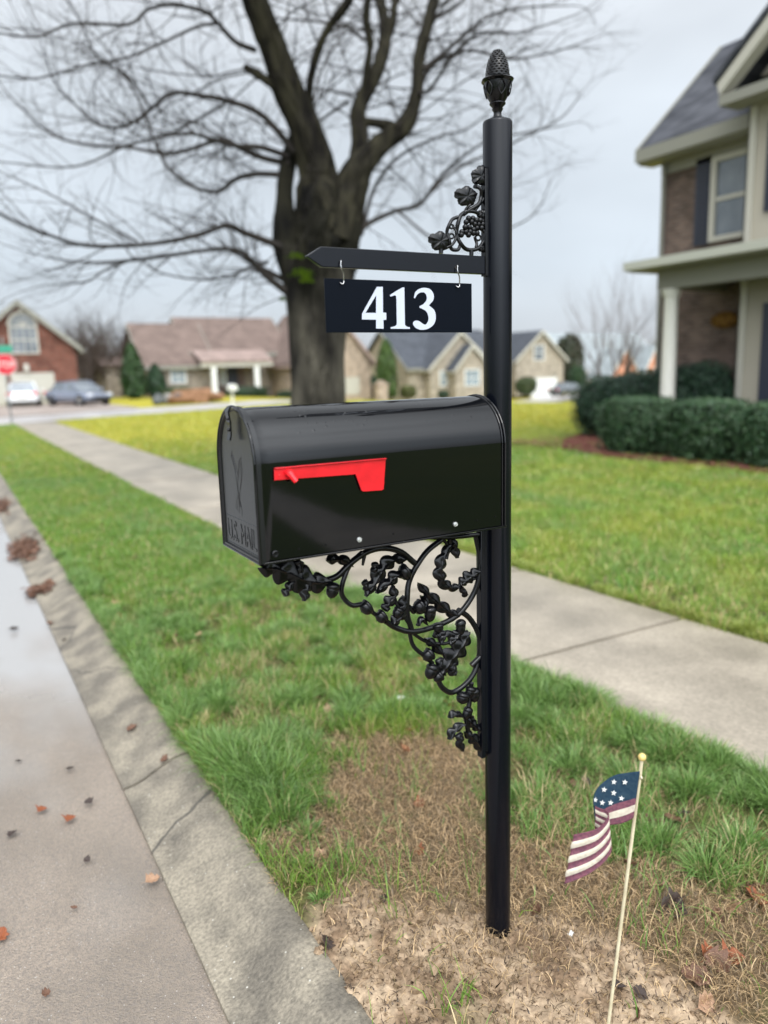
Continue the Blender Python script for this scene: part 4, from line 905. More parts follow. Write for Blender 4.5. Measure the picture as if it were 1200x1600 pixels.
cb_ = mat('flag_faded_burgundy', (.17, .065, .085), .85, (.10, .042, .06), 160, bump=.4, bscale=500, bdist=.001); cc_ = mat('flag_cream', (.52, .47, .38), .85, (.41, .36, .29), 120, bump=.4, bscale=500, bdist=.001)
cn_ = mat('flag_faded_navy', (.012, .030, .052), .85, (.022, .044, .064), 140, bump=.4, bscale=500, bdist=.001)
for q in (cb_, cc_, cn_): pass
fo_ = fm.build('flag_cloth', [cb_, cc_, cn_], sroot, ang=80); q = fo_.modifiers.new('s', 'SOLIDIFY'); q.thickness = .0008
stm = mat('star_white', (.60, .60, .57), .8)
for sx, sy in ((398, 207), (455, 208), (347, 247), (397, 264), (437, 292), (302, 300), (337, 315), (381, 315)):
    m = MB(); pts = []
    # depth of the cloth under the star
    bd = min(((fp(sx, sy, 0)-np.array(v))@(fp(sx, sy, 0)-np.array(v)), float((np.array(v)-CAM)@FW)) for v in fm.v[:CAN*(nv+1)])[1]-dd
    for k in range(10):
        a = -math.pi/2+k*math.pi/5+.15; r_ = 15 if k % 2 == 0 else 6; pts.append(fp(sx+r_*math.cos(a)*(.75 if sx < 310 else 1), sy+r_*math.sin(a), bd-.0022))
    m.prism(pts, FW*.0016); m.build('star', stm, fo_, smooth=False)
mb = MB(); mb.tube([fp(540, 178, -.001), fp(543, 186, -.006), fp(535, 190, .0)], .0022, 8); mb.build('flag_tie', wood, sroot)
# ------------------------------------------------------------------ the big bare tree
def dpt(px, py, d): return at(px, py, d=d)
TD = 11.8
troot = empty('shade_tree', tuple(dpt(497, 738, TD)*np.array([1, 1, 0])), 'massive old bare tree with dark furrowed bark and mossy patch behind the mailbox', 'tree')
def limb(P, cls, jit=0.0, n=5):
    """P: (px,py,radius px,depth)"""
    Q = spline([np.array((p[0], p[1], p[2], p[3])) for p in P], n); return [(dpt(q[0], q[1], q[3]), max(q[2]*(.77 if q[2] > 7 else 1), .3)*q[3]/F) for q in Q]
def addlimb(mb, L_, sides=14, rough=.12, seed=0):
    pts = [q[0] for q in L_]; rad = [q[1] for q in L_]; o = len(mb.v); mb.tube(pts, rad, sides)
    for i, p in enumerate(pts):
        for j in range(sides):
            k_ = o+i*sides+j; v = np.array(mb.v[k_]); d = v-p; f = 1+rough*(2*vnoise(j*.9+seed*3, i*.35+seed, 1.0, 5)-1)+rough*.5*math.sin(j*2*math.pi/sides*4+i*.12+seed)+(.030*math.sin(j*2*math.pi/sides*17+3*vnoise(j*.3, i*.5, 1, 7))+.05*(vnoise(j*.8, i*1.3, 1, 3)-.5) if sides > 30 else 0)
            mb.v[k_] = tuple(p+d*float(f))
tb = MB(); D = TD
main = [limb(n=12, cls=0, P=[(497, 770, 62, D), (497, 745, 54, D), (497, 700, 46, D), (497, 620, 41, D), (496, 540, 43, D), (493, 450, 50, D), (497, 390, 58, D), (500, 340, 52, D), (500, 300, 40, D)])]
addlimb(tb, main[0], 84, .14, 1)
addlimb(tb, limb([(525, 745, 30, D-.15), (524, 640, 20, D-.15), (521, 560, 22, D-.1), (525, 460, 28, D-.1), (535, 400, 30, D)], 0), 14, .15, 2)
addlimb(tb, limb([(468, 745, 34, D-.25), (472, 640, 22, D-.25), (470, 540, 24, D-.2), (462, 450, 24, D-.2), (447, 370, 27, D-.1), (445, 310, 19, D), (449, 260, 16, D+.1), (462, 212, 12, D+.2)], 0), 14, .18, 3)
addlimb(tb, limb([(538, 420, 22, D), (548, 372, 20, D-.1), (553, 345, 10, D-.1)], 0), 12, .2, 4)
trunk = tb.build('trunk', MT['barkL'], troot, ang=80)
lb = MB(); limbs = []
def L(P, add=True, s=12, rough=.14):
    q = limb(P, 0, n=9); limbs.append(limb(P, 0)); addlimb(lb, q, 44 if P[0][2] > 20 else s, rough, len(limbs)); return q
big = [
 [(500, 370, 50, D), (500, 320, 44, D), (497, 275, 38, D), (478, 205, 31, D-.2), (450, 140, 29, D-.4), (425, 70, 27, D-.7), (398, 0, 26, D-1.0), (368, -90, 24, D-1.3), (330, -200, 20, D-1.6)],
 [(525, 380, 44, D), (540, 320, 36, D), (560, 265, 27, D), (595, 225, 21, D+.1), (632, 196, 18, D+.2), (650, 150, 13, D+.3), (655, 90, 11.5, D+.4), (668, 40, 11, D+.5), (685, -30, 10, D+.7), (700, -120, 8, D+.9)],
 [(535, 330, 28, D), (558, 265, 19, D+.2), (562, 210, 16, D+.3), (562, 165, 15, D+.4), (585, 120, 14, D+.5), (600, 75, 13, D+.6), (600, 30, 11, D+.7), (588, -30, 9, D+.8), (580, -110, 7, D+1)],
 [(562, 190, 10, D+.3), (585, 192, 9, D+.3), (610, 197, 10, D+.2), (625, 200, 10, D+.2)],
 [(570, 150, 9, D+.4), (573, 110, 8, D+.3), (578, 70, 7, D+.2), (572, 20, 6, D), (585, -40, 5, D-.2)],
 [(488, 190, 10, D-.1), (483, 145, 8.5, D-.3), (492, 95, 8, D-.5), (512, 45, 7.5, D-.7), (545, 0, 6, D-.9), (565, -60, 5, D-1)],
 [(450, 150, 12, D-.4), (425, 132, 9, D-.5), (405, 118, 7, D-.5), (382, 104, 5, D-.5)],
 [(590, 90, 9, D+.6), (612, 40, 8, D+.7), (618, 0, 7, D+.8), (640, -60, 5, D+.9)]]
for P in big: L(P)
lb.build('limbs', MT['bark'], troot, ang=80)
K_ = 460/1200
def lc(P, r0, r1, d0, d1): return [(x*K_, y*K_, r0+(r1-r0)*i/(len(P)-1), d0+(d1-d0)*i/(len(P)-1)) for i, (x, y) in enumerate(P)]
K2 = 500/1200
def rc(P, r0, r1, d0, d1): return [(440+x*K2, y*K2, r0+(r1-r0)*i/(len(P)-1), d0+(d1-d0)*i/(len(P)-1)) for i, (x, y) in enumerate(P)]
br = [lc([(1040, 205), (960, 170), (880, 85), (830, 45), (700, 20), (600, 40), (520, 100), (300, 95), (150, 150), (0, 135), (-120, 110)], 4.2, 1.0, D-.6, D-4),
 lc([(890, 95), (800, 110), (650, 180), (500, 240), (350, 265), (150, 320), (0, 310), (-120, 330)], 2.6, .8, D-1, D-4),
 lc([(1200, 620), (1080, 480), (960, 420), (820, 390), (700, 380), (620, 440), (520, 510), (400, 510), (300, 420), (220, 330), (180, 210)], 5, .8, D-.1, D-2.2),
 lc([(1180, 640), (1060, 600), (960, 595), (870, 570), (780, 545), (650, 560), (500, 600), (300, 680), (0, 660)], 4.6, .9, D, D-2),
 lc([(1180, 670), (1060, 640), (970, 600), (900, 570), (700, 625), (520, 600), (350, 590), (200, 540), (50, 400), (0, 340)], 5, .8, D, D+2),
 lc([(1160, 715), (1050, 710), (960, 730), (890, 780), (800, 765), (700, 700), (640, 600), (560, 400), (450, 220), (360, 120)], 4.6, .8, D, D+2),
 lc([(1200, 1040), (1130, 1000), (1000, 950), (920, 920), (800, 960), (600, 995), (350, 1000), (180, 950), (0, 870), (-160, 760)], 6, 1.3, D, D-3),
 lc([(1220, 1230), (1170, 1190), (1080, 1120), (1000, 1040), (930, 1015), (800, 1025), (550, 1060), (350, 1070), (200, 1050)], 6.5, 1, D, D-2),
 lc([(1090, 1070), (1040, 1080), (950, 1120), (820, 1140), (650, 1110), (580, 1060)], 3, .8, D, D-1),
 lc([(560, 1050), (430, 1100), (350, 1150), (200, 1160)], 2, .8, D-1, D-2),
 lc([(1190, 1160), (1100, 1110), (1040, 1080), (1000, 1060)], 5, 2, D, D),
 lc([(560, 985), (400, 900), (200, 790), (0, 700)], 2, .8, D-2, D-3), lc([(620, 450), (520, 310), (400, 240), (330, 90), (250, -30)], 2.2, .8, D-1.2, D-2), lc([(920, 420), (780, 500), (680, 540), (520, 480), (440, 360)], 2.2, .7, D-.4, D-.4),
 rc([(300, 880), (350, 700), (450, 580), (600, 510), (700, 480), (820, 380)], 3.2, .8, D, D+1.5), rc([(300, 860), (330, 835), (430, 790), (520, 765), (600, 660), (750, 540), (900, 500), (1060, 470)], 4.5, .8, D, D+1.5),
 rc([(530, 260), (620, 190), (760, 70), (900, 30), (1100, 20)], 4, .8, D+.3, D+1.5), rc([(500, 400), (560, 250), (700, 190), (850, 220), (1000, 200), (1160, 150)], 3.6, .8, D+.3, D+2), rc([(515, 350), (560, 330), (650, 200), (740, 130), (900, 120), (1090, 60)], 3.2, .8, D+.2, D-1.5),
 rc([(520, 765), (650, 640), (900, 520), (1050, 440), (1130, 340)], 2.4, .7, D+.5, D+1), rc([(430, 790), (600, 900), (720, 760), (860, 700)], 2, .7, D, D-.6), rc([(250, 380), (130, 460), (0, 540), (-120, 430)], 2.4, .8, D+.3, D+2), rc([(265, 360), (180, 340), (120, 330)], 2.2, 1, D+.3, D+1),
 rc([(120, 380), (160, 240), (260, 110), (380, 120)], 2.2, .8, D, D+1), rc([(600, 20), (700, -40), (850, -60)], 3, .8, D+.6, D+1.8), rc([(850, 860), (950, 800), (1010, 680)], 1.2, .6, D+1, D+1), rc([(310, 150), (240, 100), (120, 80), (0, 70), (-140, 60)], 3, .8, D+.4, D+2),
 rc([(275, 350), (340, 330), (420, 290), (470, 270)], 2.2, .8, D+.4, D+.8), rc([(570, 70), (660, 20), (720, -60)], 3.5, 1, D+.5, D+1)]
bb = MB(); seeds = []
for P in br:
    q = limb(P, 0, n=5); addlimb(bb, q, 7, .08, 3); seeds.append(q)
rt_ = random.Random(5)
def twig(mb, p, d, length, r, depth, droop):
    n = 5 if depth else 3; pts = [p]; rad = [r]; dd_ = d.copy(); wv = np.array([rt_.gauss(0, 1), rt_.gauss(0, 1), rt_.gauss(0, .5)])*.16
    for i in range(n):
        dd_ = dd_+wv+np.array([rt_.gauss(0, .13), rt_.gauss(0, .13), rt_.gauss(0, .13)+droop]); dd_ /= np.linalg.norm(dd_)
        pts.append(pts[-1]+dd_*length/n); rad.append(r*(1-.72*(i+1)/n))
    mb.tube(pts, rad, 3, cap=False)
    if depth:
        for k in range(rt_.randint(2, 3)):
            i = rt_.randint(1, n-1); ax = np.array([rt_.gauss(0, 1), rt_.gauss(0, 1), rt_.gauss(0, 1)]); t = pts[i+1]-pts[i]; t /= np.linalg.norm(t)
            ax -= t*(ax@t); ax /= np.linalg.norm(ax)+1e-9; nd = t*.80+ax*.62
            twig(mb, pts[i], nd/np.linalg.norm(nd), length*rt_.uniform(.4, .7), rad[i]*.62, depth-1, droop)
for q in seeds:
    m_ = len(q)
    for i in range(3, m_-1, 1):
        for rep in range(1):
            if rt_.random() < .22: continue
            t = q[i+1][0]-q[i][0]; t /= np.linalg.norm(t); ax = np.array([rt_.gauss(0, 1), rt_.gauss(0, 1), rt_.gauss(.25, 1)]); ax -= t*(ax@t); ax /= np.linalg.norm(ax)
            nd = t*.7+ax*.7; twig(bb, q[i][0], nd/np.linalg.norm(nd), rt_.uniform(.5, 1.5), min(q[i][1]*.5, .010), 2, .03)
    t = q[-1][0]-q[-3][0]; twig(bb, q[-1][0], t/np.linalg.norm(t), 1.0, q[-1][1], 2, .02)
# upper crown out of the smaller limb ends
for q in limbs:
    for i in range(10, len(q)-1, 2):
        t = q[i+1][0]-q[i][0]; t /= np.linalg.norm(t)
        for rep in range(1):
            ax = np.array([rt_.gauss(0, 1), rt_.gauss(0, 1), rt_.gauss(0, .6)]); ax -= t*(ax@t); ax /= np.linalg.norm(ax); nd = t*.5+ax*.8
            twig(bb, q[i][0], nd/np.linalg.norm(nd), rt_.uniform(1.2, 3.0), .016, 3, .0)
bb.build('crown', MT['twig'], troot, smooth=False)
mb = MB()
for px, py, rx_, rz_ in ((470, 425, .16, .07), (462, 398, .13, .04), (478, 435, .10, .05), (440, 465, .03, .02)):
    c = dpt(px, py, TD-.52)
    for k in range(260):
        a, b_ = rt_.gauss(0, .45), rt_.gauss(0, .4); p = c+RT*a*rx_+np.array([0, 0, 1])*b_*rz_-FW*.02*rt_.random()+FW*abs(a)*.12; s = .016
        u = np.array([rt_.gauss(0, 1) for _ in range(3)]); u /= np.linalg.norm(u); v = np.cross(u, [.3, .5, .8]); mb.add([p-u*s, p+v*s, p+u*s, p-v*s], [(0, 1, 2, 3)])
mb.build('moss', MT['moss'], troot, smooth=False)
# ------------------------------------------------------------------ generic builders for the background
def prism_x(mb, prof_yz, x0, x1, m=0): mb.prism([(x0, y, z) for y, z in prof_yz], (x1-x0, 0, 0), m)
def prism_y(mb, prof_xz, y0, y1, m=0): mb.prism([(x, y0, z) for x, z in prof_xz], (0, y1-y0, 0), m)
def gable_y(name_root, x0, x1, xc, zb, ze, zp, y0, y1, wm, rm, tm, over=.35, th_=.18):
    """gable facing the camera (-Y): walls + roof as two thick slopes + rake boards"""
    w_ = MB(); prism_y(w_, [(x0, zb), (x1, zb), (x1, ze), (xc, zp), (x0, ze)], y0, y1); w_.build('wall', wm, name_root, smooth=False)
    r_ = MB(); t_ = MB()
    for xs, s in ((x0, -1), (x1, 1)):
        sl = (zp-ze)/abs(xc-xs); xo = xs+s*over; zo = ze-sl*over
        prism_y(r_, [(xo, zo+.05), (xc, zp+.05), (xc, zp+.05+th_), (xo, zo+.05+th_)], y0-over, y1+.1)
        prism_y(t_, [(xo, zo-.12), (xc, zp-.12), (xc, zp+.04+th_), (xo, zo+.04+th_)], y0-over-.06, y0-over-.002)
        t_.box((min(xo, xo+s*.14), y0-over, zo-.12), (max(xo, xo+s*.14), y1, zo+.06))
    r_.build('roof', rm, name_root, smooth=False); t_.build('rake_board', tm, name_root, smooth=False)
def window(root_, x0, x1, z0, z1, y, frame, glass, arch_=False, nx_=2, nz_=2, dirn='y', nm='window'):
    """window on a wall facing -Y at y (dirn y) or facing -X at x=y (dirn x)"""
    def bx(m, a0, a1, b0, b1, d0, d1):
        if dirn == 'y': m.box((a0, y-d1, b0), (a1, y-d0, b1))
        else: m.box((y-d1, a0, b0), (y-d0, a1, b1))
    g = MB(); bx(g, x0+.05, x1-.05, z0+.05, z1-.05, -.02, .025); f = MB(); fw = .09
    bx(f, x0-.02, x0+fw, z0, z1, -.01, .08); bx(f, x1-fw, x1+.02, z0, z1, -.01, .08); bx(f, x0+fw, x1-fw, z0, z0+fw, -.01, .08); bx(f, x0+fw, x1-fw, z1-fw, z1, -.01, .08)
    for i in range(1, nx_): c = x0+(x1-x0)*i/nx_; bx(f, c-.02, c+.02, z0+fw, z1-fw, 0, .045)
    for i in range(1, nz_): c = z0+(z1-z0)*i/nz_; bx(f, x0+fw, x1-fw, c-.035, c+.035, 0, .055)
    fo = f.build(nm, frame, root_, smooth=False)
    if arch_:
        R_ = (x1-x0)/2; xc = (x0+x1)/2; m = MB(); P = [(xc+R_*math.cos(a), y-.05, z1+R_*math.sin(a)) for a in np.linspace(0, math.pi, 15)]
        m.prism([(p[0], y-.02, p[2]) for p in P], (0, .03, 0)); m.build('arch_pane', glass, fo, smooth=False)
        m = MB(); m.tube(P, .09, 6)
        for a in np.linspace(0, math.pi, 7)[1:-1]: m.tube([(xc, y-.04, z1), (xc+R_*math.cos(a), y-.04, z1+R_*math.sin(a))], .025, 4)
        m.build('arch_trim', frame, fo)
        m = MB(); m.box((xc-.12, y-.1, z1+R_+.02), (xc+.12, y, z1+R_+.4)); m.build('keystone', frame, fo)
    g.build('pane', glass, fo, smooth=False); return fo
def garage(root_, x0, x1, z0, z1, y, m):
    f = MB(); f.box((x0, y-.03, z0), (x1, y+.02, z1)); n = 4
    for i in range(n):
        a = z0+(z1-z0)*i/n; k = 4
        for j in range(k): b0 = x0+(x1-x0)*j/k; f.box((b0+.08, y-.045, a+.08), (b0+(x1-x0)/k-.08, y-.0302, a+(z1-z0)/n-.08))
    o = f.build('garage_door', m, root_, smooth=False); t = MB(); t.box((x0-.14, y-.06, z0), (x0-.002, y+.02, z1+.14)); t.box((x1+.002, y-.06, z0), (x1+.14, y+.02, z1+.14)); t.box((x0, y-.06, z1+.002), (x1, y+.02, z1+.14)); t.build('door_trim', MT['cream'], o, smooth=False)
# ---- red brick house, far left
YA = 53.0; a = lambda px, py, Y=YA: at(px, py, Y=Y)
zg = 0.0; redbrick = brickmat('red_brick', (.15, .048, .03), (.11, .034, .022), (.16, .12, .10)); shA = shinglemat('brown_shingle', (.15, .115, .095), (.11, .085, .07))
x1 = a(119, 560)[0]; xc = a(31, 520)[0]; x0 = 2*xc-x1; zp = a(30, 474)[2]; ze = a(116, 541)[2]
hA = empty('red_brick_house', (xc, YA, 0), 'red brick house with a tall arched white gable window at the far left', 'house')
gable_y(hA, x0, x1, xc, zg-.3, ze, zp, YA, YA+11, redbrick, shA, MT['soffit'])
wx0, wx1 = a(15, 530)[0], a(59, 530)[0]; window(hA, wx0, wx1, a(37, 553)[2], a(37, 509)[2], YA, MT['cream'], MT['glass'], arch_=True, nx_=4, nz_=2)
garage(hA, a(22, 600)[0], a(82, 600)[0], .05, a(50, 586)[2], YA, MT['cream']); garage(hA, a(-60, 600)[0], a(8, 600)[0], .05, a(50, 586)[2], YA, MT['cream'])
mb = MB(); c = a(41, 575); mb.box((c[0]-.15, YA-.2, c[2]-.22), (c[0]+.15, YA-.03, c[2]+.15)); mb.prism([(c[0]-.18, YA-.22, c[2]+.15), (c[0]+.18, YA-.22, c[2]+.15), (c[0], YA-.12, c[2]+.3)], (0, .18, 0)); mb.build('wall_lamp', MT['cream'], hA)
# ---- tan ranch house with brown roof
YB = 60.0; b_ = lambda px, py, Y=YB: at(px, py, Y=Y)
tanbrick = brickmat('tan_brick', (.27, .225, .18), (.21, .17, .14), (.28, .255, .22)); shB = shinglemat('mauve_shingle', (.165, .122, .105), (.13, .096, .083))
hB = empty('brown_roof_house', tuple(b_(330, 612)*np.array([1, 1, 0])), 'tan ranch house with a long mauve brown roof and white porch posts', 'house')
def gable_x(root_, x0, x1, ye, zb, ze, zr, depth, wm, rm, tm, over=.35, wall=True, front=True):
    """ridge along X, front eave on the plane y=ye"""
    yr = ye+depth/2
    if wall:
        w_ = MB(); prism_x(w_, [(ye, zb), (ye, ze), (yr, zr), (ye+depth, ze), (ye+depth, zb)], x0, x1); w_.build('wall', wm, root_, smooth=False)
    r_ = MB(); sl = (zr-ze)/(depth/2); yo = ye-over; zo = ze-sl*over
    prism_x(r_, [(yo, zo+.04), (yr, zr+.04), (yr, zr+.2), (yo, zo+.2)], x0-over, x1+over); yo2 = ye+depth+over
    prism_x(r_, [(yo2, zo+.04), (yr, zr+.04), (yr, zr+.2), (yo2, zo+.2)], x0-over, x1+over); r_.build('roof', rm, root_, smooth=False)
    t_ = MB(); t_.box((x0-over, yo-.12, zo-.10), (x1+over, yo-.002, zo+.18))
    for xx in (x0-over-.06, x1+over+.002):
        prism_x(t_, [(yo, zo-.12), (yr, zr-.12), (yr, zr+.22), (yo, zo+.22)], xx, xx+.058)
    t_.build('gutter', tm, root_, smooth=False)
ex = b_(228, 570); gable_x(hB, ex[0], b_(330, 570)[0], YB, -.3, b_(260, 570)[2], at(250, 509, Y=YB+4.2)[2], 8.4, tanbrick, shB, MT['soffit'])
y2 = YB-1.2; bb2 = lambda px, py: at(px, py, Y=y2)
gable_x(hB, bb2(316, 560)[0], bb2(470, 560)[0], y2+2.4, -.3, bb2(400, 560)[2]+.55, at(370, 500, Y=y2+7.2)[2], 9.6, tanbrick, shB, MT['soffit'])
pr_ = MB(); za, zb_ = at(360, 549, Y=y2+1.9)[2], at(360, 566, Y=y2-.4)[2]
prism_x(pr_, [(y2-.4, zb_), (y2+2.1, za-.02), (y2+2.1, za+.12), (y2-.4, zb_+.14)], bb2(312, 560)[0], bb2(424, 560)[0]); pr_.build('porch_roof', shinglemat('pink_shingle', (.27, .205, .18), (.23, .17, .15)), hB, smooth=False)
m = MB(); m.box((bb2(312, 560)[0], y2-.3, zb_-.35), (bb2(424, 560)[0], y2-.05, zb_-.002)); m.build('porch_beam', MT['cream'], hB, smooth=False)
for px in (334, 401):
    m = MB(); c = bb2(px, 600); m.box((c[0]-.2, y2-.28, -.1), (c[0]+.2, y2-.08, zb_-.352)); m.box((c[0]-.27, y2-.33, -.1), (c[0]+.27, y2-.03, .25)); m.build('porch_post', MT['white'], hB, smooth=False)
m = MB(); x_, X_ = bb2(345, 590)[0], bb2(397, 590)[0]; m.box((x_, y2+2.33, -.1), (X_, y2+2.42, zb_)); m.build('recess_shade_panel', mat('painted_recess_shade', (.16, .12, .11), .9), hB, smooth=False)  # dark panel on the wall: the shade under the porch is painted
window(hB, b_(266, 590)[0], b_(291, 590)[0], b_(278, 599)[2], b_(278, 577)[2], YB, MT['white'], MT['glassL'], nx_=2)
window(hB, bb2(352, 590)[0]+.3, bb2(362, 590)[0]+.3, bb2(355, 602)[2], bb2(355, 575)[2], y2+2.3, MT['white'], MT['glassL'], nx_=2, nm='window')
m = MB(); x_ = bb2(369, 590)[0]; m.box((x_, y2+2.26, -.1), (x_+.95, y2+2.32, 2.1)); m.build('front_door', MT['navy'], hB, smooth=False)
m = MB(); sh = b_(188, 580); m.box((sh[0]-.5, YB+3, -.3), (sh[0]+2.2, YB+8, b_(188, 570)[2])); hs = m.build('side_wing', tanbrick, hB, smooth=False)
m = MB(); prism_x(m, [(YB+2.6, b_(188, 570)[2]), (YB+8.3, b_(188, 570)[2]), (YB+5.5, b_(188, 556)[2])], sh[0]-.8, sh[0]+2.3); m.build('side_wing_roof', shB, hs, smooth=False)
# ---- tan gabled house half hidden behind the trunk
YC = 56.0; c_ = lambda px, py, Y=YC: at(px, py, Y=Y)
pink = brickmat('pinkish_tan_brick', (.36, .275, .205), (.30, .225, .17), (.33, .29, .24))
x1 = c_(579, 590)[0]; xc = c_(520, 540)[0]; hC = empty('tan_gable_house', (xc, YC, -.2), 'pinkish tan gabled house with a pale garage door just right of the big trunk', 'house')
gable_y(hC, 2*xc-x1, x1, xc, -.8, c_(579, 562)[2], c_(520, 490)[2]+.3, YC, YC+10, pink, shB, mat('mauve_trim', (.30, .22, .19), .7)); garage(hC, c_(538, 600)[0], c_(559, 600)[0], -.35, c_(550, 592)[2], YC, MT['cream']); garage(hC, c_(500, 600)[0], c_(528, 600)[0], -.35, c_(550, 592)[2], YC, MT['cream'])
# ---- house with dark blue-grey roof and two gables
YD = 64.0; d_ = lambda px, py, Y=YD: at(px, py, Y=Y); slate = shinglemat('blue_grey_shingle', (.072, .078, .090), (.054, .059, .069))
tan2 = brickmat('cream_brick', (.34, .29, .225), (.28, .24, .19), (.32, .29, .24)); xL = d_(622, 590)[0]; zE = d_(640, 574)[2]; zR = at(700, 518, Y=YD+5)[2]
hD = empty('grey_roof_house', tuple(d_(690, 618)), 'cream brick house with slate grey roof and two nested front gables left of the post', 'house')
gable_x(hD, xL+1.2, d_(790, 590)[0], YD, -1.6, zE, zR, 10, tan2, slate, MT['soffit'], over=.4)
g1_ = empty('x', (0, 0, 0)); bpy.data.objects.remove(g1_)
def subgable(root_, pxl, pxr, pxa, pya, pye, Y_, wm, rm, deep=6):
    q = lambda x, y: at(x, y, Y=Y_); gable_y(root_, q(pxl, 590)[0], q(pxr, 590)[0], q(pxa, 540)[0], -1.6, q(pxr, pye)[2], q(pxa, pya)[2], Y_, Y_+deep, wm, rm, MT['cream'], over=.3)
subgable(hD, 672, 768, 718, 520, 572, YD-1.2, tan2, slate, 7); subgable(hD, 712, 765, 736, 541, 574, YD-2.6, tan2, slate, 3)
q = lambda x, y: at(x, y, Y=YD-1.2); window(hD, q(687, 590)[0], q(698, 590)[0], q(690, 604)[2], q(690, 579)[2], YD-1.2, MT['white'], MT['glassL'], nx_=1)
q = lambda x, y: at(x, y, Y=YD-2.6); window(hD, q(726, 590)[0], q(749, 590)[0], q(736, 603)[2], q(736, 577)[2], YD-2.6, MT['white'], MT['glassL'], nx_=2)
# ---- gabled house with white garage, right of the post
YE = 68.0; e_ = lambda x, y: at(x, y, Y=YE); hE = empty('white_garage_house', tuple(e_(845, 620)), 'tan gabled house with one upper window and a white garage door right of the post', 'house')
x0, x1, xc = e_(806, 590)[0], e_(880, 590)[0], e_(845, 540)[0]; gable_y(hE, x0, x1, xc, -1.8, e_(880, 560)[2], e_(845, 519)[2], YE, YE+9, tan2, slate, MT['cream'])
w_ = MB(); prism_x(w_, [(YE+1.5, -1.8), (YE+1.5, e_(800, 575)[2]), (YE+6.5, e_(810, 518)[2]+.2), (YE+11, e_(800, 575)[2]), (YE+11, -1.8)], e_(770, 590)[0], x0+2); w_.build('wall', tan2, hE, smooth=False)
r_ = MB(); prism_x(r_, [(YE+1.1, e_(800, 578)[2]), (YE+6.5, e_(810, 518)[2]+.25), (YE+6.5, e_(810, 518)[2]+.45), (YE+1.1, e_(800, 578)[2]+.2)], e_(762, 590)[0], xc); r_.build('roof', slate, hE, smooth=False)
garage(hE, e_(830, 600)[0], e_(869, 600)[0], e_(850, 622)[2], e_(850, 591)[2], YE, MT['white']); window(hE, e_(834, 550)[0], e_(850, 550)[0], e_(842, 563)[2], e_(842, 539)[2], YE, MT['white'], MT['glass'], nx_=2, nz_=2)
# ---- pale roof house and orange gabled house behind the hedge
YF = 78.0; f_ = lambda x, y: at(x, y, Y=YF); hF = empty('pale_roof_house', tuple(f_(930, 620)), 'white house under a pale weathered grey roof beyond the crape myrtle', 'house')
pale = shinglemat('pale_grey_shingle', (.29, .32, .33), (.25, .275, .285)); gable_x(hF, f_(900, 590)[0], f_(1040, 590)[0], YF, -2, f_(930, 578)[2], at(960, 522, Y=YF+6)[2], 12, mat('white_siding', (.60, .62, .60), .6), pale, MT['white'])
YG = 72.0; g_ = lambda x, y: at(x, y, Y=YG); hG = empty('orange_gable_house', tuple(g_(985, 620)), 'orange brick house with two small gables peeking over the hedge', 'house'); ob = brickmat('orange_brick', (.52, .20, .115), (.42, .155, .09), (.42, .3, .24))
for pl, prr, pa, py_ in ((952, 1000, 979, 545), (1003, 1040, 1024, 541)):
    gable_y(hG, g_(pl, 590)[0], g_(prr, 590)[0], g_(pa, 560)[0], -1.9, g_(pl, 590)[2], g_(pa, py_)[2], YG, YG+4, ob, pale, MT['white'], over=.15, th_=.1)
    window(hG, g_(pa-4, 590)[0], g_(pa+4, 590)[0], g_(pa, 592)[2], g_(pa, 574)[2], YG, MT['white'], MT['glassL'], nx_=1)
# ------------------------------------------------------------------ big brick house on the right (faces the street, -X)
XW = 12.0; XS = 11.2; XP = 10.5
hR = empty('two_storey_house', (XW, 6, 0), 'two storey dark brick and beige siding house with porch and navy shutters on the right', 'house')
dbr = brickmat('dark_brown_brick', (.155, .105, .084), (.075, .052, .044), (.15, .13, .115)); beige = sidingmat('beige_siding', (.33, .30, .235)); slateR = shinglemat('charcoal_shingle', (.085, .088, .10), (.042, .044, .052))
ywe = float(at(1033, 400, X=XW)[1]); zeR = float(at(1040, 262, X=XW)[2]); yss = float(at(1168, 300, X=XS)[1])
w_ = MB(); zeR = zeR+.12; w_.box((XW, -6, -.2), (XW+9, ywe, zeR)); pk_ = at(1129, 76, Y=ywe); w_.prism([(XW+.1, ywe, zeR+.01), (2*float(pk_[0])-XW, ywe, zeR+.01), (float(pk_[0]), ywe, float(pk_[2])-.5)], (0, -.25, 0)); w_.build('brick_wall', dbr, hR, smooth=False)
w_ = MB(); w_.box((XS, -6, -.2), (XW-.003, yss, zeR+.25)); w_.build('siding_wall', beige, hR, smooth=False)
m = MB(); m.box((XS-.03, yss-.11, -.2), (XS-.003, yss+.03, zeR+.2)); m.box((XS-.03, yss+.003, -.2), (XW-.006, yss+.03, zeR+.2)); m.build('corner_trim', MT['cream'], hR, smooth=False)
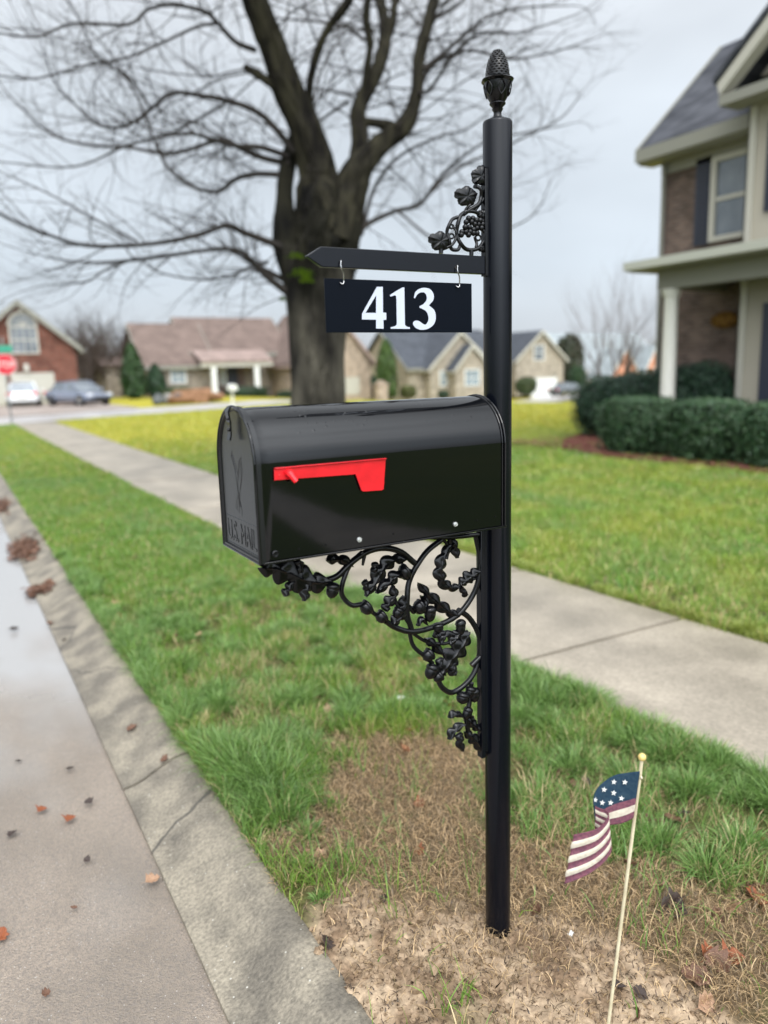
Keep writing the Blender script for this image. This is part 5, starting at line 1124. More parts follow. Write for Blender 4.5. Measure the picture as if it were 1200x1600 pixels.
# main roof: ridge along Y
ye_ = ywe+.30; ov = .42; pk_ = at(1129, 76, Y=ye_); xr = float(pk_[0]); zr = float(pk_[2])-.25; zo = float(at(1004, 250, X=XW-ov-.1)[2]); r_ = MB(); sl = (zr-zo)/(xr-XW+ov)
r_.prism([(XW-ov, ye_, zo+.10), (xr, ye_, zr+.1), (xr, ye_, zr+.3), (XW-ov, ye_, zo+.26)], (0, -16, 0)); r_.prism([(2*xr-XW+ov, ye_, zo+.10), (xr, ye_, zr+.1), (xr, ye_, zr+.3), (2*xr-XW+ov, ye_, zo+.26)], (0, -16, 0)); r_.build('main_roof', slateR, hR, smooth=False)
m = MB(); m.box((XW-ov-.10, -6, zo-.02), (XW-ov+.0, ye_, zo+.22)); m.box((XW-ov, -6, zo-.06), (XW-.003, ye_, zo-.0)); m.box((XW-.05, -6, zo-.26), (XW-.004, ywe+.03, zo-.062))
m.prism([(XW-ov, ye_+.02, zo+.02), (xr, ye_+.02, zr+.02), (xr, ye_+.02, zr+.31), (XW-ov, ye_+.02, zo+.27)], (0, .06, 0)); m.build('eave_and_gutter', MT['soffit'], hR, smooth=False)
m = MB(); m.tube([(XW-.1, ywe-.08, zo-.1), (XW-.1, ywe-.08, zo-.45), (XW-.07, ywe-.06, zo-.6), (XW-.07, ywe-.06, .1)], .045, 8); m.build('downspout', MT['soffit'], hR)
# front bay gable with cornice return
yb1 = yss+.28; cr = float(at(1140, 150, X=XS-.45)[2]); m = MB(); m.prism([(XS-.5, yb1, cr-.12), (XS-.5, yb1, cr+.04), (XS+.02, yb1, cr+.16), (XS+.02, yb1, cr-.12)], (0, -8, 0)); m.build('cornice_return', MT['soffit'], hR, smooth=False)
q1_ = at(1140, 128, X=XS-.5); q2_ = at(1200, 33, X=XS-.5); slp = (q2_[2]-q1_[2])/(q1_[1]-q2_[1]); yp = yb1-3.6; zpk = cr+.1+slp*2.85
t_ = MB(); t_.prism([(XS-.5, yb1, cr+.06), (XS-.5, yp, zpk-.1), (XS-.5, yp, zpk+.14), (XS-.5, yb1+.05, cr+.24)], (.25, 0, 0)); t_.prism([(XS-.5, 2*yp-yb1, cr+.06), (XS-.5, yp, zpk-.1), (XS-.5, yp, zpk+.14), (XS-.5, 2*yp-yb1, cr+.24)], (.25, 0, 0)); t_.build('gable_rake', MT['cream'], hR, smooth=False)
w_ = MB(); w_.prism([(XS, yb1-.4, cr+.3), (XS, yp, zpk-.05), (XS, 2*yp-yb1+.4, cr+.3)], (.12, 0, 0)); w_.build('gable_siding', mat('shaded_gable_siding', (.20, .18, .15), .7), hR, smooth=False)  # darker copy of the siding, gable shade put into its colour
r_ = MB(); r_.prism([(XS-.52, yb1+.12, cr+.26), (XS-.52, yp, zpk+.16), (XS-.52, yp, zpk+.26), (XS-.52, yb1+.12, cr+.36)], (5.5, 0, 0)); r_.prism([(XS-.52, 2*yp-yb1, cr+.26), (XS-.52, yp, zpk+.16), (XS-.52, yp, zpk+.26), (XS-.52, 2*yp-yb1, cr+.36)], (5.5, 0, 0)); r_.build('bay_roof', slateR, hR, smooth=False)
# upper window and shutters
wy0, wy1 = float(at(1166, 300, X=XW)[1]), float(at(1115, 300, X=XW)[1]); wz0, wz1 = float(at(1118, 378, X=XW)[2]), float(at(1118, 247, X=XW)[2])
wf = window(hR, wy0-.25, wy1, wz0, wz1, XW, MT['cream'], MT['glass'], nx_=1, nz_=2, dirn='x')
def shutter(y0, y1, z0, z1, xx):
    m = MB(); m.box((xx-.05, y0, z0), (xx-.003, y1, z1)); n = 22
    for i in range(n): a = z0+.08+(z1-z0-.16)*i/n; m.box((xx-.068, y0+.05, a), (xx-.0505, y1-.05, a+(z1-z0)/n*.6))
    m.build('shutter', MT['navy'], hR, smooth=False)
shutter(float(at(1113, 300, X=XW)[1]), float(at(1089, 300, X=XW)[1]), wz0-.02, wz1+.05, XW)
shutter(float(at(1206, 300, X=XS)[1])-.2, float(at(1197, 300, X=XS)[1]), float(at(1200, 330, X=XS)[2]), float(at(1200, 190, X=XS)[2]), XS)
# porch
zpb = float(at(1047, 452, X=XP)[2]); yc0 = float(at(1046, 540, X=XP)[1]); yo = float(at(985, 437, X=XP-.45)[1])
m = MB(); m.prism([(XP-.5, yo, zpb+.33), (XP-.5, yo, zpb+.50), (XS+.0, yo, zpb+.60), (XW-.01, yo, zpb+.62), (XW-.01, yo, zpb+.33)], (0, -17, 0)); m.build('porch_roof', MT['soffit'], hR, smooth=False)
m = MB(); m.prism([(XP-.62, yo+.02, zpb+.36), (XP-.62, yo+.02, zpb+.50), (XP-.502, yo+.02, zpb+.52), (XP-.502, yo+.02, zpb+.34)], (0, -17, 0)); m.build('porch_gutter', mat('gutter_paint', (.40, .40, .34), .45), hR, smooth=False)
m = MB(); m.box((XP-.13, yc0-14, zpb+.0), (XP+.13, yc0+.22, zpb+.328)); m.box((XP+.132, yc0-.04, zpb), (XW-.004, yc0+.2, zpb+.328)); m.build('porch_beam', MT['soffit'], hR, smooth=False)
m = MB(); m.lathe([(.17, .18), (.17, .26), (.145, .28), (.14, .32), (.135, .9), (.118, zpb-.22), (.12, zpb-.14), (.15, zpb-.12), (.15, zpb-.06), (.165, zpb-.06), (.165, zpb-.002)], c=(XP, yc0, 0), n=28); m.build('porch_column', MT['column'], hR, ang=40)
m = MB(); m.box((XP-.3, -6, -.2), (XS-.03, yc0+.35, .18)); m.box((XS-.03, yss+.04, -.2), (XW-.003, yc0+.35, .18)); m.build('porch_floor', mat('porch_slab', (.33, .30, .26), .8, (.26, .24, .2), 3), hR, smooth=False)
dy1 = float(at(1190, 560, X=XS)[1]); m = MB(); m.box((XS-.05, dy1-.45, .9), (XS-.003, dy1, zpb-.35)); m.build('shutter', MT['navy'], hR, smooth=False)
window(hR, dy1-1.7, dy1-.5, .9, zpb-.35, XS, MT['cream'], MT['glass'], nx_=1, nz_=2, dirn='x')
pq = at(1133, 500, X=XW-.03); m = MB(); m.ball(tuple(pq), (.05, .30, .16), 20, 10)
for k in range(60):
    a = random.uniform(0, 6.28); m.ball((pq[0]-.03, pq[1]+.26*math.cos(a), pq[2]+.12*math.sin(a)), random.uniform(.02, .045), 6, 4)
tag(m.build('door_wreath', mat('golden_wreath', (.22, .12, .025), .8, (.11, .05, .015), 12)), 'oval golden brown wreath hanging on the dark brick under the porch', 'wreath')
# ------------------------------------------------------------------ shrubs and evergreens
def leafcloud(mb, pts, nrm, s, spread=.6):
    for p, n_ in zip(pts, nrm):
        u = np.cross(n_, rng.normal(size=3)); u /= np.linalg.norm(u)+1e-9; v = np.cross(n_+spread*rng.normal(size=3), u); v /= np.linalg.norm(v)+1e-9
        a = s*rng.uniform(.6, 1.3); mb.add([p-u*a, p-v*a*.45, p+u*a, p+v*a*.45], [(0, 1, 2, 3)])
def colored_leaves(name, pts, nrm, s, base, parent, m_, var=.45, aspect=.45):
    n_ = len(pts); r = rng.normal(size=(n_, 3)); u = np.cross(nrm, r); u /= np.linalg.norm(u, axis=1)[:, None]+1e-9
    v = np.cross(nrm+.7*rng.normal(size=(n_, 3)), u); v /= np.linalg.norm(v, axis=1)[:, None]+1e-9; a = (s*rng.uniform(.6, 1.3, n_))[:, None]
    V_ = np.stack([pts-u*a, pts-v*a*aspect, pts+u*a, pts+v*a*aspect], 1); c = np.array(base)[None]*rng.uniform(1-var, 1+var, (n_, 1))*(1+.12*rng.normal(size=(n_, 3)))
    cc = np.repeat(np.clip(c, 0, 1)[:, None, :], 4, 1).reshape(-1, 3); o = raw_mesh(name, V_.reshape(-1, 3), np.arange(n_*4), np.arange(n_)*4, np.full(n_, 4), [m_], cc)
    if parent: o.parent = parent; o.matrix_parent_inverse = parent.matrix_basis.inverted()
    return o
fol = mat('foliage', (.05, .08, .03), .5, attr='col', spec=.45)
def shrub(name, c, size, label, base=(.018, .045, .018), n_=9000, s=.022, boxy=4.0, group=None, cat='shrub', rz=0, gaps=.25, core=.88, lumps=.07):
    """dense clipped shrub: superellipsoid of leaves over a solid core darkened for inner shade"""
    root_ = empty(name, (c[0], c[1], c[2]), label, cat, group); sx, sy, sz = size
    d = rng.normal(size=(n_, 3)); d /= np.linalg.norm(d, axis=1)[:, None]; p = 1/((np.abs(d)**boxy).sum(1))**(1/boxy); q = d*p[:, None]
    lum = 1+lumps*(2*np.array(fbm(q[:, 0]*sx*2+q[:, 2]*sz*2.2, q[:, 1]*sy*2-q[:, 2]*sz*1.7, 1.6, 3, int(sx*97) % 50))-1)*2
    q = q*lum[:, None]*rng.uniform(.86, 1.02, n_)[:, None]; keep = rng.random(n_) > gaps*S((fbm(q[:, 0]*sx*3+q[:, 1]*2.3, q[:, 2]*sz*3+q[:, 1]*sy*3, 1.7, 2, 13)-.5)/.15)*(q[:, 2] < .2)
    q, d = q[keep], d[keep]; P = q*np.array(size)[None]
    cs, sn = math.cos(rz), math.sin(rz); P = np.stack([P[:, 0]*cs-P[:, 1]*sn, P[:, 0]*sn+P[:, 1]*cs, P[:, 2]], 1)+np.array([c[0], c[1], c[2]+sz])
    nn_ = d+.5*rng.normal(size=d.shape); colored_leaves('foliage', P, nn_, s, base, root_, fol)
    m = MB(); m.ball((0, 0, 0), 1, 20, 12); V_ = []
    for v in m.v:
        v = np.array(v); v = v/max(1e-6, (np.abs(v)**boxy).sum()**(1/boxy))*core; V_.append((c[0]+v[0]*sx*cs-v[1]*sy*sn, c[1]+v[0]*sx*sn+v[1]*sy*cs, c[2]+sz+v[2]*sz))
    m.v = V_; m.build('shade_core', mat('shade_core', tuple(x*.35 for x in base), .95, tuple(x*.15 for x in base), 14), root_)  # solid core in darkened leaf colour stands in for the shade inside
    m = MB()
    for k in range(5): a = random.uniform(0, 6.28); m.tube([(c[0]+.2*sx*math.cos(a), c[1]+.2*sy*math.sin(a), c[2]-.05), (c[0]+.5*sx*math.cos(a), c[1]+.5*sy*math.sin(a), c[2]+sz)], .018, 5)
    m.build('stem', MT['twig'], root_); return root_
HG = (.040, .085, .034)
hx = 9.25
for i, (pxl, pxr, hh_, lab) in enumerate(((953, 1050, 1.0, 'clipped dark green hedge bush at the left end of the front row'), (1054, 1168, .98, 'clipped dark green hedge bush in the middle of the front row'), (1168, 1290, .96, 'clipped green hedge bush cut by the right edge of the photo'))):
    y1, y0 = float(at(pxl, 670, X=hx)[1]), float(at(pxr, 670, X=hx)[1])
    shrub('hedge_bush', (hx, (y0+y1)/2, float(groundz(hx, (y0+y1)/2))-.03), (.52, (y1-y0)/2*.91, hh_/2), lab, HG, 12000, .024, 7, 'clipped hedge in front of the house', 'hedge', gaps=.8)
for px, py, X_, rx_, hh_, lab, gaps in ((962, 588, 11.3, .82, 1.42, 'rounded dark green bush at the left behind the clipped hedge', .1), (1018, 580, 11.6, .8, 1.5, 'rounded bush between the crape myrtle and the porch column', .1), (1100, 568, 11.35, .78, 1.75, 'tall rounded dark bush on the porch side right of the white column', .1)):
    c = at(px, py, X=X_)
    if X_ > 11.3 and px > 1050: pass
    shrub('rounded_bush', (c[0] if px < 1050 else 11.2, c[1], 0.02), (rx_ if px < 1050 else .62, rx_*1.05, (c[2]+.02)/2), lab, (.020, .05, .026), 9000, .028, 2.8, 'rounded bushes beside the porch', gaps=gaps)
# mulch bed
m = MB(); P = [(8.55, 1), (8.5, 5.5), (8.45, 8.2), (8.9, 9.4), (9.9, 10.4), (11.2, 11.2), (12.2, 11.4), (12.2, 1)]
ctr = (10.5, 6); Q_ = []
for i in range(len(P)):
    a_, b2 = P[i], P[(i+1) % len(P)]
    for t in np.linspace(0, 1, 8)[:-1]: Q_.append((a_[0]*(1-t)+b2[0]*t+random.uniform(-.05, .05), a_[1]*(1-t)+b2[1]*t+random.uniform(-.05, .05)))
m.prism([(x, y, -.1) for x, y in Q_], (0, 0, .185)); tag(m.build('mulch_bed', mat('red_mulch', (.16, .055, .04), .95, (.09, .035, .028), 30, bump=1, bscale=50, bdist=.03)), kind='structure')
m = MB()
for k in range(1500):
    x, y = random.uniform(8.5, 9.3), random.uniform(3, 11)
    if k % 3 == 0: x, y = random.uniform(8.6, 11), random.uniform(9, 11)
    u = np.array([random.gauss(0, 1), random.gauss(0, 1), random.gauss(0, .3)])*.03; v = np.array([-u[1], u[0], .005])*.4; p = np.array([x, y, .10]); m.add([p-u, p-v, p+u, p+v], [(0, 1, 2, 3)])
tag(m.build('mulch_chips', mat('mulch_chip', (.23, .10, .075), .9, (.12, .05, .04), 20), smooth=False), 'reddish mulch chips spread under the hedge', 'mulch', kind='stuff')
# far shrubs
def farshrub(px, py0, py1, wpx, Y_, lab, base, name='shrub', boxy=2.4, n_=2600, s=.12, grp=None, cat='shrub'):
    a0, a1 = at(px, py0, Y=Y_), at(px, py1, Y=Y_); w2 = abs(at(px+wpx/2, py1, Y=Y_)[0]-at(px-wpx/2, py1, Y=Y_)[0])/2; h2 = (a0[2]-a1[2])/2
    return shrub(name, (a1[0], Y_, a1[2]-.1), (w2, w2*.9, h2+.05), lab, base, n_, s, boxy, grp, cat, gaps=.1)
def conifer(px, py0, py1, wpx, Y_, lab, base, n_=4000, s=.13, power=.8):
    a0, a1 = at(px, py0, Y=Y_), at(px, py1, Y=Y_); w2 = abs(at(px+wpx/2, py1, Y=Y_)[0]-at(px-wpx/2, py1, Y=Y_)[0])/2; h = a0[2]-a1[2]
    r = empty('conifer', tuple(a1), lab, 'evergreen tree'); t = rng.random(n_)**.8; a = rng.uniform(0, 2*np.pi, n_)
    rad = w2*np.minimum(1, (1-t)**power*1.35)*(.75+.3*rng.random(n_))*(1+.12*np.sin(a*5+t*14)); P = np.stack([a1[0]+rad*np.cos(a), a1[1]+rad*np.sin(a), a1[2]+.1+t*h], 1)
    nn_ = np.stack([np.cos(a), np.sin(a), .6+0*a], 1)+.5*rng.normal(size=(n_, 3)); colored_leaves('crown', P, nn_, s, base, r, fol, aspect=.5)
    m = MB(); m.lathe([(w2*.2, -.3), (w2*.78, .25), (w2*.74, h*.35), (w2*.45, h*.65), (w2*.15, h*.9), (.02, h*.96)], c=tuple(a1), n=14); m.build('shade_core', mat('conifer_shade_core', tuple(x*.4 for x in base), .95), r)  # inside shade of the crown painted as a darkened solid core
    m = MB(); m.tube([a1-np.array([0, 0, .2]), a1+np.array([0, 0, h*.9])], [.14, .03], 6); m.build('trunk', MT['bark'], r)
conifer(211, 538, 621, 36, 57, 'tall dark columnar evergreen at the left corner of the brown roofed house', (.022, .055, .012), power=.55)
conifer(245, 571, 616, 29, 57.5, 'shorter cone shaped evergreen beside the columnar one', (.018, .048, .018), power=.6)
conifer(605, 533, 622, 27, 54, 'slim mid green evergreen between the two tan houses', (.045, .085, .012), power=.45)
farshrub(268, 606, 619, 60, 58, 'low clipped green hedge under the window of the ranch house', (.03, .055, .015), boxy=4)
farshrub(384, 605, 621, 56, 56.5, 'dark green hedge in front of the ranch house porch', (.018, .04, .015), boxy=4); farshrub(447, 611, 622, 26, 56.5, 'small dark shrub just left of the big trunk', (.018, .035, .012))
farshrub(822, 589, 615, 25, 56.5, 'round olive green bush left of the white garage door', (.04, .06, .015)); farshrub(902, 573, 612, 19, 60, 'dark upright shrub left of the round front bushes', (.02, .05, .015), boxy=3)
farshrub(585, 602, 622, 22, 57, 'brownish shrub behind the mailbox roof', (.10, .08, .05)); farshrub(638, 602, 620, 22, 54.5, 'small yellow green shrub before the grey roofed house', (.07, .08, .015)); farshrub(693, 610, 621, 14, 54, 'little dark shrub under the narrow window', (.02, .04, .015))
farshrub(575, 585, 622, 26, 63, 'dark green bush mass left of the slim evergreen', (.02, .045, .02))
farshrub(888, 524, 612, 34, 76, 'dark olive evergreen crown slanting behind the pale roof', (.035, .042, .022), n_=3000, s=.3, name='evergreen_tree', cat='tree')
farshrub(628, 506, 600, 60, 88, 'olive green crown rising behind the grey roof', (.05, .06, .022), n_=2500, s=.3, name='evergreen_tree', cat='tree')
# log and rubble pile in front of the ranch house
m = MB(); c0 = at(298, 630, Z=0.0); wdm = mat('cut_logs', (.27, .15, .085), .85, (.17, .09, .05), 5)
lp = empty('log_pile', tuple(c0), 'orange brown pile of logs by the street before the ranch house', 'log pile')
for k in range(26):
    a = random.uniform(-.5, .5); x = c0[0]+random.uniform(-1.1, 1.5); y = c0[1]+random.uniform(-.5, .8); z = random.uniform(.1, .75)*(1-abs(x-c0[0]-.2)/2.4); r = random.uniform(.09, .2); L0 = random.uniform(.4, 1.1)
    m2 = MB(); m2.tube([(x-L0*math.cos(a), y-L0*math.sin(a), z), (x+L0*math.cos(a), y+L0*math.sin(a), z+random.uniform(-.1, .1))], r, 9); m2.build('log', wdm, lp, ang=50)
for k in range(3):
    x = c0[0]-1.9+k*.55; m = MB(); m.ball((x, c0[1]-.1, .28), (.34, .3, .34), 10, 7)
    for i_, v in enumerate(m.v): m.v[i_] = tuple(np.array(v)+rng.normal(size=3)*.035)
    tag(m.build('boulder', mat('boulder_stone', (.12, .13, .13) if k != 1 else (.38, .38, .35), .9, (.07, .07, .07), 4)), ('dark grey boulder at the left end of the log pile', 'pale boulder in the middle left of the log pile', 'greenish grey boulder against the logs')[k], 'boulder', 'boulders beside the log pile')
c = at(365, 650, Z=0.0); m = MB(); m.tube([c, c+np.array([0, 0, 1.0])], .05, 8)
pm = empty('neighbour_mailbox', tuple(c), 'small pale mailbox on a post by the side street, seen over the black one', 'mailbox'); m.build('post', MT['white'], pm); m = MB()
P = [(c[0]-.12*math.cos(a), c[1]-.3, c[2]+1.1+.12*math.sin(a)) for a in np.linspace(0, math.pi, 9)]; m.prism([(c[0]+.12, c[1]-.3, c[2]+.98), (c[0]-.12, c[1]-.3, c[2]+.98)]+P, (0, .5, 0)); m.build('box', MT['white'], pm)
c = at(596, 625, Y=52); m = MB(); m.box((c[0]-.45, c[1]-.3, c[2]-.2), (c[0]+.45, c[1]+.3, c[2]+1.1)); m.box((c[0]-.52, c[1]-.38, c[2]+1.102), (c[0]+.52, c[1]+.38, c[2]+1.25)); m.prism([(c[0]+.3*math.cos(a), c[1]-.3, c[2]+1.252+.3*math.sin(a)) for a in np.linspace(0, math.pi, 9)], (0, .6, 0))
tag(m.build('brick_mailbox_pillar', pink, smooth=False), 'squat pink brick mailbox pillar seen just above the black mailbox', 'mailbox pillar')
# ------------------------------------------------------------------ stop sign at the corner
sg = at(15, 663, Z=0); cs_ = at(8, 569.5, d=float((sg-CAM)@FW)); sr = empty('stop_sign', (cs_[0], cs_[1], 0), 'red octagonal stop sign with a green street name sign above at the left edge', 'stop sign')
yy0 = cs_[1]; m = MB(); m.tube([(cs_[0], yy0+.05, -.1), (cs_[0], yy0+.05, cs_[2]+1.0)], .035, 8); m.build('post', MT['galv'], sr)
def octo(r, y, t): return [(cs_[0]+r*math.cos(math.pi/8+k*math.pi/4), y, cs_[2]+r*math.sin(math.pi/8+k*math.pi/4)) for k in range(8)]
m = MB(); m.prism(octo(.41, yy0, 0), (0, .012, 0)); bd_ = m.build('sign_border', MT['white'], sr, smooth=False); m = MB(); m.prism(octo(.385, yy0-.004, 0), (0, .0035, 0)); m.build('sign_face', MT['stopred'], sr, smooth=False)
o = textmesh('STOP', 'stop_lettering', .3, .002, sr, MT['white']); wd = max(v.co.x for v in o.data.vertices)
for v in o.data.vertices: v.co = Vector((cs_[0]-sr.location.x+(v.co.x/wd-.5)*.62, -.006-v.co.z, cs_[2]+(v.co.y-.105)*1.15))
gs = at(0, 545, d=float((sg-CAM)@FW)); m = MB(); m.box((cs_[0]-.62, yy0-.01, gs[2]-.14), (cs_[0]+.30, yy0+.0, gs[2]+.12)); m.build('street_name_sign', MT['signgreen'], sr, smooth=False)
# ------------------------------------------------------------------ cars
def car(px, py, d_y, rz, paint, lab, hgt=1.45, length=4.6, wd_=1.8, suv=False):
    c = at(px, py, Z=.05); k = d_y
    base = CAM+(c-CAM)*1.0; base = np.array([c[0], c[1], .05]); root_ = empty('parked_car', tuple(base), lab, 'car', 'cars parked on the driveway'); rm = Matrix.Rotation(rz, 4, 'Z')
    Lh, W = length/2, wd_/2; hb = .88 if not suv else 1.05
    def put(mb, name, m_, par=None, **kw):
        o = mb.build(name, m_, None, **kw)
        for v in o.data.vertices: v.co = rm@v.co
        o.parent = par or root_
        return o
    # body loft: stations along x (front +x): x, z_low, z_top, halfwidth
    st = [(-Lh, .45, .72, W*.80), (-Lh+.08, .30, hb-.03, W*.93), (-Lh+.5, .24, hb+.02, W), (-Lh+1.2, .22, hb+.03, W), (0, .22, hb, W), (Lh-1.5, .22, hb-.03, W), (Lh-.9, .22, hb-.10, W), (Lh-.3, .26, hb-.22, W*.95), (Lh-.05, .34, .62, W*.85), (Lh, .42, .55, W*.75)]
    mb = MB(); K = 10
    for x, z0, z1, w2 in st:
        h = z1-z0
        for (fy, fz) in ((.86, 0), (.97, .12), (1, .45), (.97, .72), (.90, .93), (.78, 1), (-.78, 1), (-.90, .93), (-.97, .72), (-1, .45), (-.97, .12), (-.86, 0)): mb.v.append((x, w2*fy, z0+h*fz))
    K = 12; n = len(st); mb.f = [(i*K+j, i*K+(j+1) % K, (i+1)*K+(j+1) % K, (i+1)*K+j) for i in range(n-1) for j in range(K)]+[tuple(range(K))[::-1], tuple((n-1)*K+j for j in range(K))]; mb.mi = [0]*len(mb.f)
    body = put(mb, 'body', paint, ang=50)
    # greenhouse
    tx0, tx1, bx0, bx1 = (-Lh+.35, .45, -Lh+.12, 1.25) if suv else (-1.15, .35, -Lh+.75, 1.25)
    mb = MB(); B = [(bx0, W*.86, hb-.02), (bx1, W*.86, hb-.06), (bx1, -W*.86, hb-.06), (bx0, -W*.86, hb-.02)]; T_ = [(tx0, W*.66, hgt-.05), (tx1, W*.66, hgt-.05), (tx1, -W*.66, hgt-.05), (tx0, -W*.66, hgt-.05)]
    mb.add(B+T_, [(0, 1, 5, 4), (1, 2, 6, 5), (2, 3, 7, 6), (3, 0, 4, 7), (4, 5, 6, 7)]); put(mb, 'windows', MT['glass'], bevel=.03)
    mb = MB(); mb.add([(tx0-.03, W*.68, hgt-.055), (tx1+.04, W*.68, hgt-.055), (tx1+.04, -W*.68, hgt-.055), (tx0-.03, -W*.68, hgt-.055), (tx0+.1, W*.55, hgt), (tx1-.1, W*.55, hgt), (tx1-.1, -W*.55, hgt), (tx0+.1, -W*.55, hgt)],
        [(0, 1, 5, 4), (1, 2, 6, 5), (2, 3, 7, 6), (3, 0, 4, 7), (4, 5, 6, 7), (3, 2, 1, 0)])
    for s in (-1, 1):
        for (a_, b2) in (((bx0, W*.865*s, hb), (tx0, W*.67*s, hgt-.05)), ((bx1, W*.865*s, hb-.04), (tx1, W*.67*s, hgt-.05)), ((-.15, W*.87*s, hb), (-.2, W*.675*s, hgt-.05))): mb.tube([a_, b2], .035, 5)
    put(mb, 'roof', paint)
    for x in (-Lh+.85, Lh-.85):
        for s in (-1, 1):
            mb = MB(); mb.tube([(x, s*(W-.22), .32), (x, s*(W+.005), .32)], .32, 20); wo = put(mb, 'wheel', MT['rubber'], ang=40); mb = MB(); mb.tube([(x, s*(W-.05), .32), (x, s*(W+.012), .32)], .2, 14); ro = put(mb, 'rim', MT['chrome'], ang=40); ro.parent = wo
    for s in (-1, 1):
        mb = MB(); mb.ball((-Lh+.05, s*W*.74, .76), (.07, .20, .10), 10, 6); put(mb, 'tail_light', MT['lampred'])
        mb = MB(); mb.ball((Lh-.14, s*W*.70, .62), (.14, .2, .08), 10, 6); put(mb, 'headlight', MT['lampclear'])
        mb = MB(); mb.ball((.95, s*(W+.08), hb+.03), (.07, .1, .07), 8, 5); put(mb, 'side_mirror', paint)
    mb = MB(); mb.box((Lh-.06, -.5, .34), (Lh+.03, .5, .5)); put(mb, 'grille', MT['dark'], bevel=.02)
    mb = MB(); mb.box((-Lh-.02, -.26, .50), (-Lh+.02, .26, .63)); put(mb, 'number_plate', MT['cream'])
    mb = MB(); mb.box((-Lh+.3, -W*.8, .16), (Lh-.3, W*.8, .3)); put(mb, 'underbody', MT['dark'])
    return root_
car(40, 634, 0, math.radians(82), MT['carwhite'], 'white sedan seen from behind with red tail lamps', 1.45); car(13, 627, 0, math.radians(84), MT['carsilver'], 'pale silver car standing behind the white sedan at the left edge', 1.5, suv=True)
car(124, 633, 0, math.radians(-66), MT['carblue'], 'grey blue sedan facing the street in front of the dark vehicle', 1.42); car(99, 627, 0, math.radians(-80), MT['cardark'], 'dark tall vehicle parked behind the grey blue sedan', 1.85, suv=True)
c = at(889, 618, Y=60); o = car(889, 618, 0, 0, MT['cardark'], 'small dark car beside the house with the white garage'); o.location = (c[0], c[1], c[2]-.05); del o['group']
# ------------------------------------------------------------------ crape myrtle and far bare trees
def baretree(base, h, spread, seed, m_, ntr=1, thick=.12, name='bare_tree', lab='', grp=None, cat='tree', levels=3, up=.12, ang=.55, tr_m=None, nb=7):
    r = random.Random(seed); root_ = empty(name, tuple(base), lab, cat, grp); tm, cm = MB(), MB(); b0 = np.zeros(3)
    def grow(p, d, L0, rad, lev):
        n = 5; pts = [p]; rr = [rad]
        for i in range(n):
            d = d+np.array([r.gauss(0, .10), r.gauss(0, .10), r.gauss(up*.5, .05)]); d /= np.linalg.norm(d); pts.append(pts[-1]+d*L0/n); rr.append(rad*(1-.6*(i+1)/n))
        (tm if lev == levels else cm).tube(pts, rr, 6 if lev == levels else 3, cap=False)
        if lev > 0:
            for k in range(nb if lev == levels else r.randint(4, 6)):
                i = r.randint(2 if lev == levels else 1, n); t = d; ax = np.array([r.gauss(0, 1), r.gauss(0, 1), r.gauss(0, .5)]); ax /= np.linalg.norm(ax); nd = t*(1-ang*.4)+ax*ang*spread; nd /= np.linalg.norm(nd)
                grow(pts[i], nd, L0*r.uniform(.45, .68), rr[i]*.5, lev-1)
    for k in range(ntr):
        a = r.uniform(0, 6.28); d = np.array([math.cos(a)*.28, math.sin(a)*.28, 1]) if ntr > 1 else np.array([0, 0, 1.0]); grow(b0+np.array([math.cos(a)*.12, math.sin(a)*.12, -.1]) if ntr > 1 else b0, d/np.linalg.norm(d), h*.48, thick, levels)
    for m, nm, mm in ((tm, 'trunk', tr_m or m_), (cm, 'crown', m_)):
        o = m.build(nm, mm, None, smooth=False); o.parent = root_
    return root_
cmb = at(958, 612, d=23.0); cmy = float(cmb[1])
baretree((cmb[0], cmy, 0.0), 5.6, 1.0, 3, mat('myrtle_twigs', (.14, .11, .10), .9), ntr=6, thick=.045, name='crape_myrtle', lab='slender bare many stemmed crape myrtle beside the brick house corner', levels=3, ang=.5, nb=6)
pro = []
for sd_ in (11, 12, 13, 14):
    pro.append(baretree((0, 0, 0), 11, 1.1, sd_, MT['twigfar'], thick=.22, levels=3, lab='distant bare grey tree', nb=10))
darkt = mat('thicket_twigs', (.060, .046, .038), 1.0); first = set()
for sd_ in (21, 22): pro.append(baretree((0, 0, 0), 11, 1.1, sd_, darkt, thick=.24, levels=3, lab='dark thicket tree', nb=16))
ORD = ['first', 'second', 'third', 'fourth', 'fifth', 'sixth', 'seventh', 'eighth', 'ninth', 'tenth', 'eleventh']; cnt_ = {}
def ordn(g):
    cnt_[g] = cnt_.get(g, -1)+1; return ORD[cnt_[g]]
def place(k, px, py, Y_, hs, lab, grp, m_=None, wide=1.0):
    c = at(px, py, Y=Y_); p = pro[k]; o = p if k not in first else copy_tree(p); first.add(k); o.location = (c[0], c[1], float(terr(c[0], c[1]))-.2); s = hs/11.0; o.scale = (s*wide, s*wide, s); o.rotation_euler = (0, 0, random.uniform(0, 6.28)); tag(o, lab+', '+ordn(grp)+' of them from the left', 'tree', grp)
    if m_:
        for ch in o.children:
            ch.data = ch.data.copy() if ch.data.users > 0 else ch.data; ch.data.materials.clear(); ch.data.materials.append(m_)
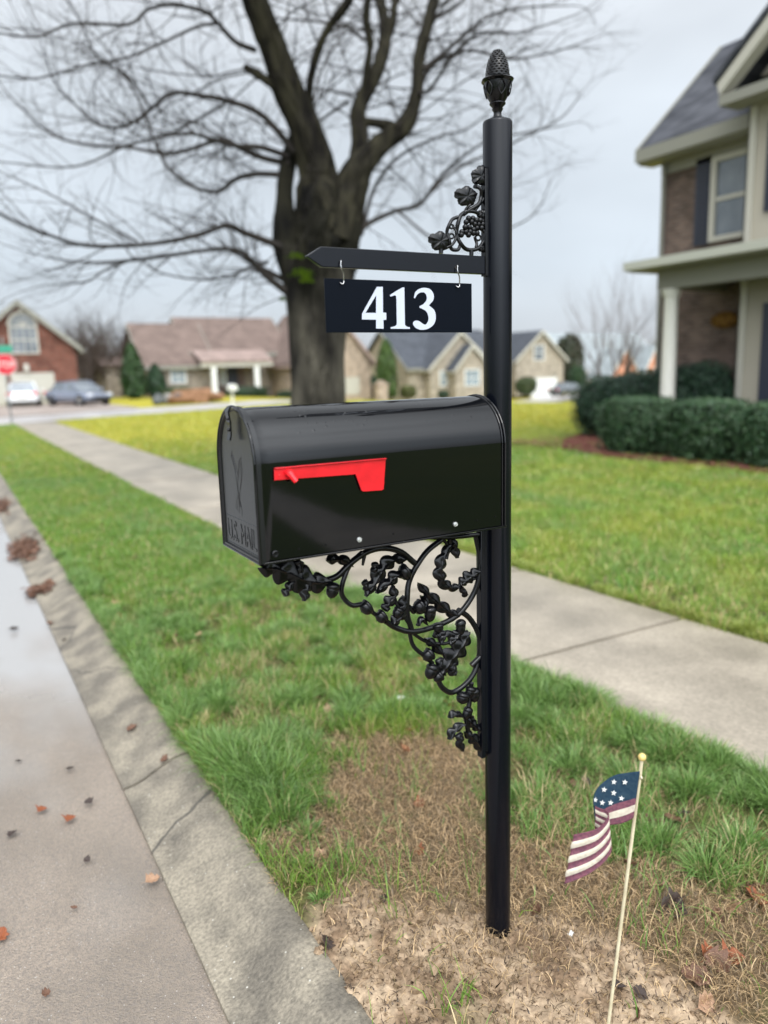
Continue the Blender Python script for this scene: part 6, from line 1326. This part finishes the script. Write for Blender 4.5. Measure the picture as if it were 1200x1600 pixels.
for i, (px, Y_, hs) in enumerate(sorted(((140, 66, 8.5), (165, 72, 9.5), (105, 70, 9), (128, 78, 10.5), (182, 80, 9.5), (150, 60, 6.5), (118, 64, 6), (172, 64, 6.5), (155, 84, 11), (190, 70, 7)))): place(4+i % 2, px, 610, Y_, hs, 'dark thicket tree left of the ranch house', 'dark thicket trees left of the ranch house', None, 1.4)
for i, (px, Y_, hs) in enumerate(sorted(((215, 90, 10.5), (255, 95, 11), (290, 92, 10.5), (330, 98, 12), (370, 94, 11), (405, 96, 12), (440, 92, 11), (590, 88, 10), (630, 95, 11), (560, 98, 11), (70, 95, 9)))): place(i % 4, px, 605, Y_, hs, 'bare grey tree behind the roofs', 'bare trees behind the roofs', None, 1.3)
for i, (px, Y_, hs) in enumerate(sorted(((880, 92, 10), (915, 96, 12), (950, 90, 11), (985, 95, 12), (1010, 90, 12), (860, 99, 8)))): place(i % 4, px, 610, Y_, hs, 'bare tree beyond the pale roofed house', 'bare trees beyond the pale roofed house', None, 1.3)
# distant low wood closing the horizon
n_ = 26000; px = rng.uniform(-80, 1300, n_); az_ = np.radians(YAW)+np.arctan((px-600)/F); dist = rng.uniform(118, 150, n_); x = CAM[0]+dist*np.sin(az_); y = CAM[1]+dist*np.cos(az_)
hgt = (4.2+3.2*fbm(az_*40, dist*.03, 1.0, 3, 4)); z = -1.5+hgt*rng.random(n_)**.7; P = np.stack([x, y, z], 1); nn_ = rng.normal(size=(n_, 3))
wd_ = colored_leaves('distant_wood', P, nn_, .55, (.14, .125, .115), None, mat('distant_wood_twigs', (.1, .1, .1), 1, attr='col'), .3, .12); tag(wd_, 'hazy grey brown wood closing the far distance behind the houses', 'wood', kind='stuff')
bpy.context.view_layer.update()
# leaves that would read the same are told apart by their order across the view
dup_ = {}
for o in bpy.data.objects:
    if o.get('category') == 'leaf': dup_.setdefault(o['label'], []).append(o)
for lb_, os_ in dup_.items():
    if len(os_) > 1:
        os_.sort(key=lambda o: float(((np.array(o.location)-CAM)@RT)/((np.array(o.location)-CAM)@FW)))
        for i, o in enumerate(os_): o['label'] = lb_+(', leftmost' if i == 0 else ', rightmost' if i == len(os_)-1 else f', {ORD[i]} from the left')
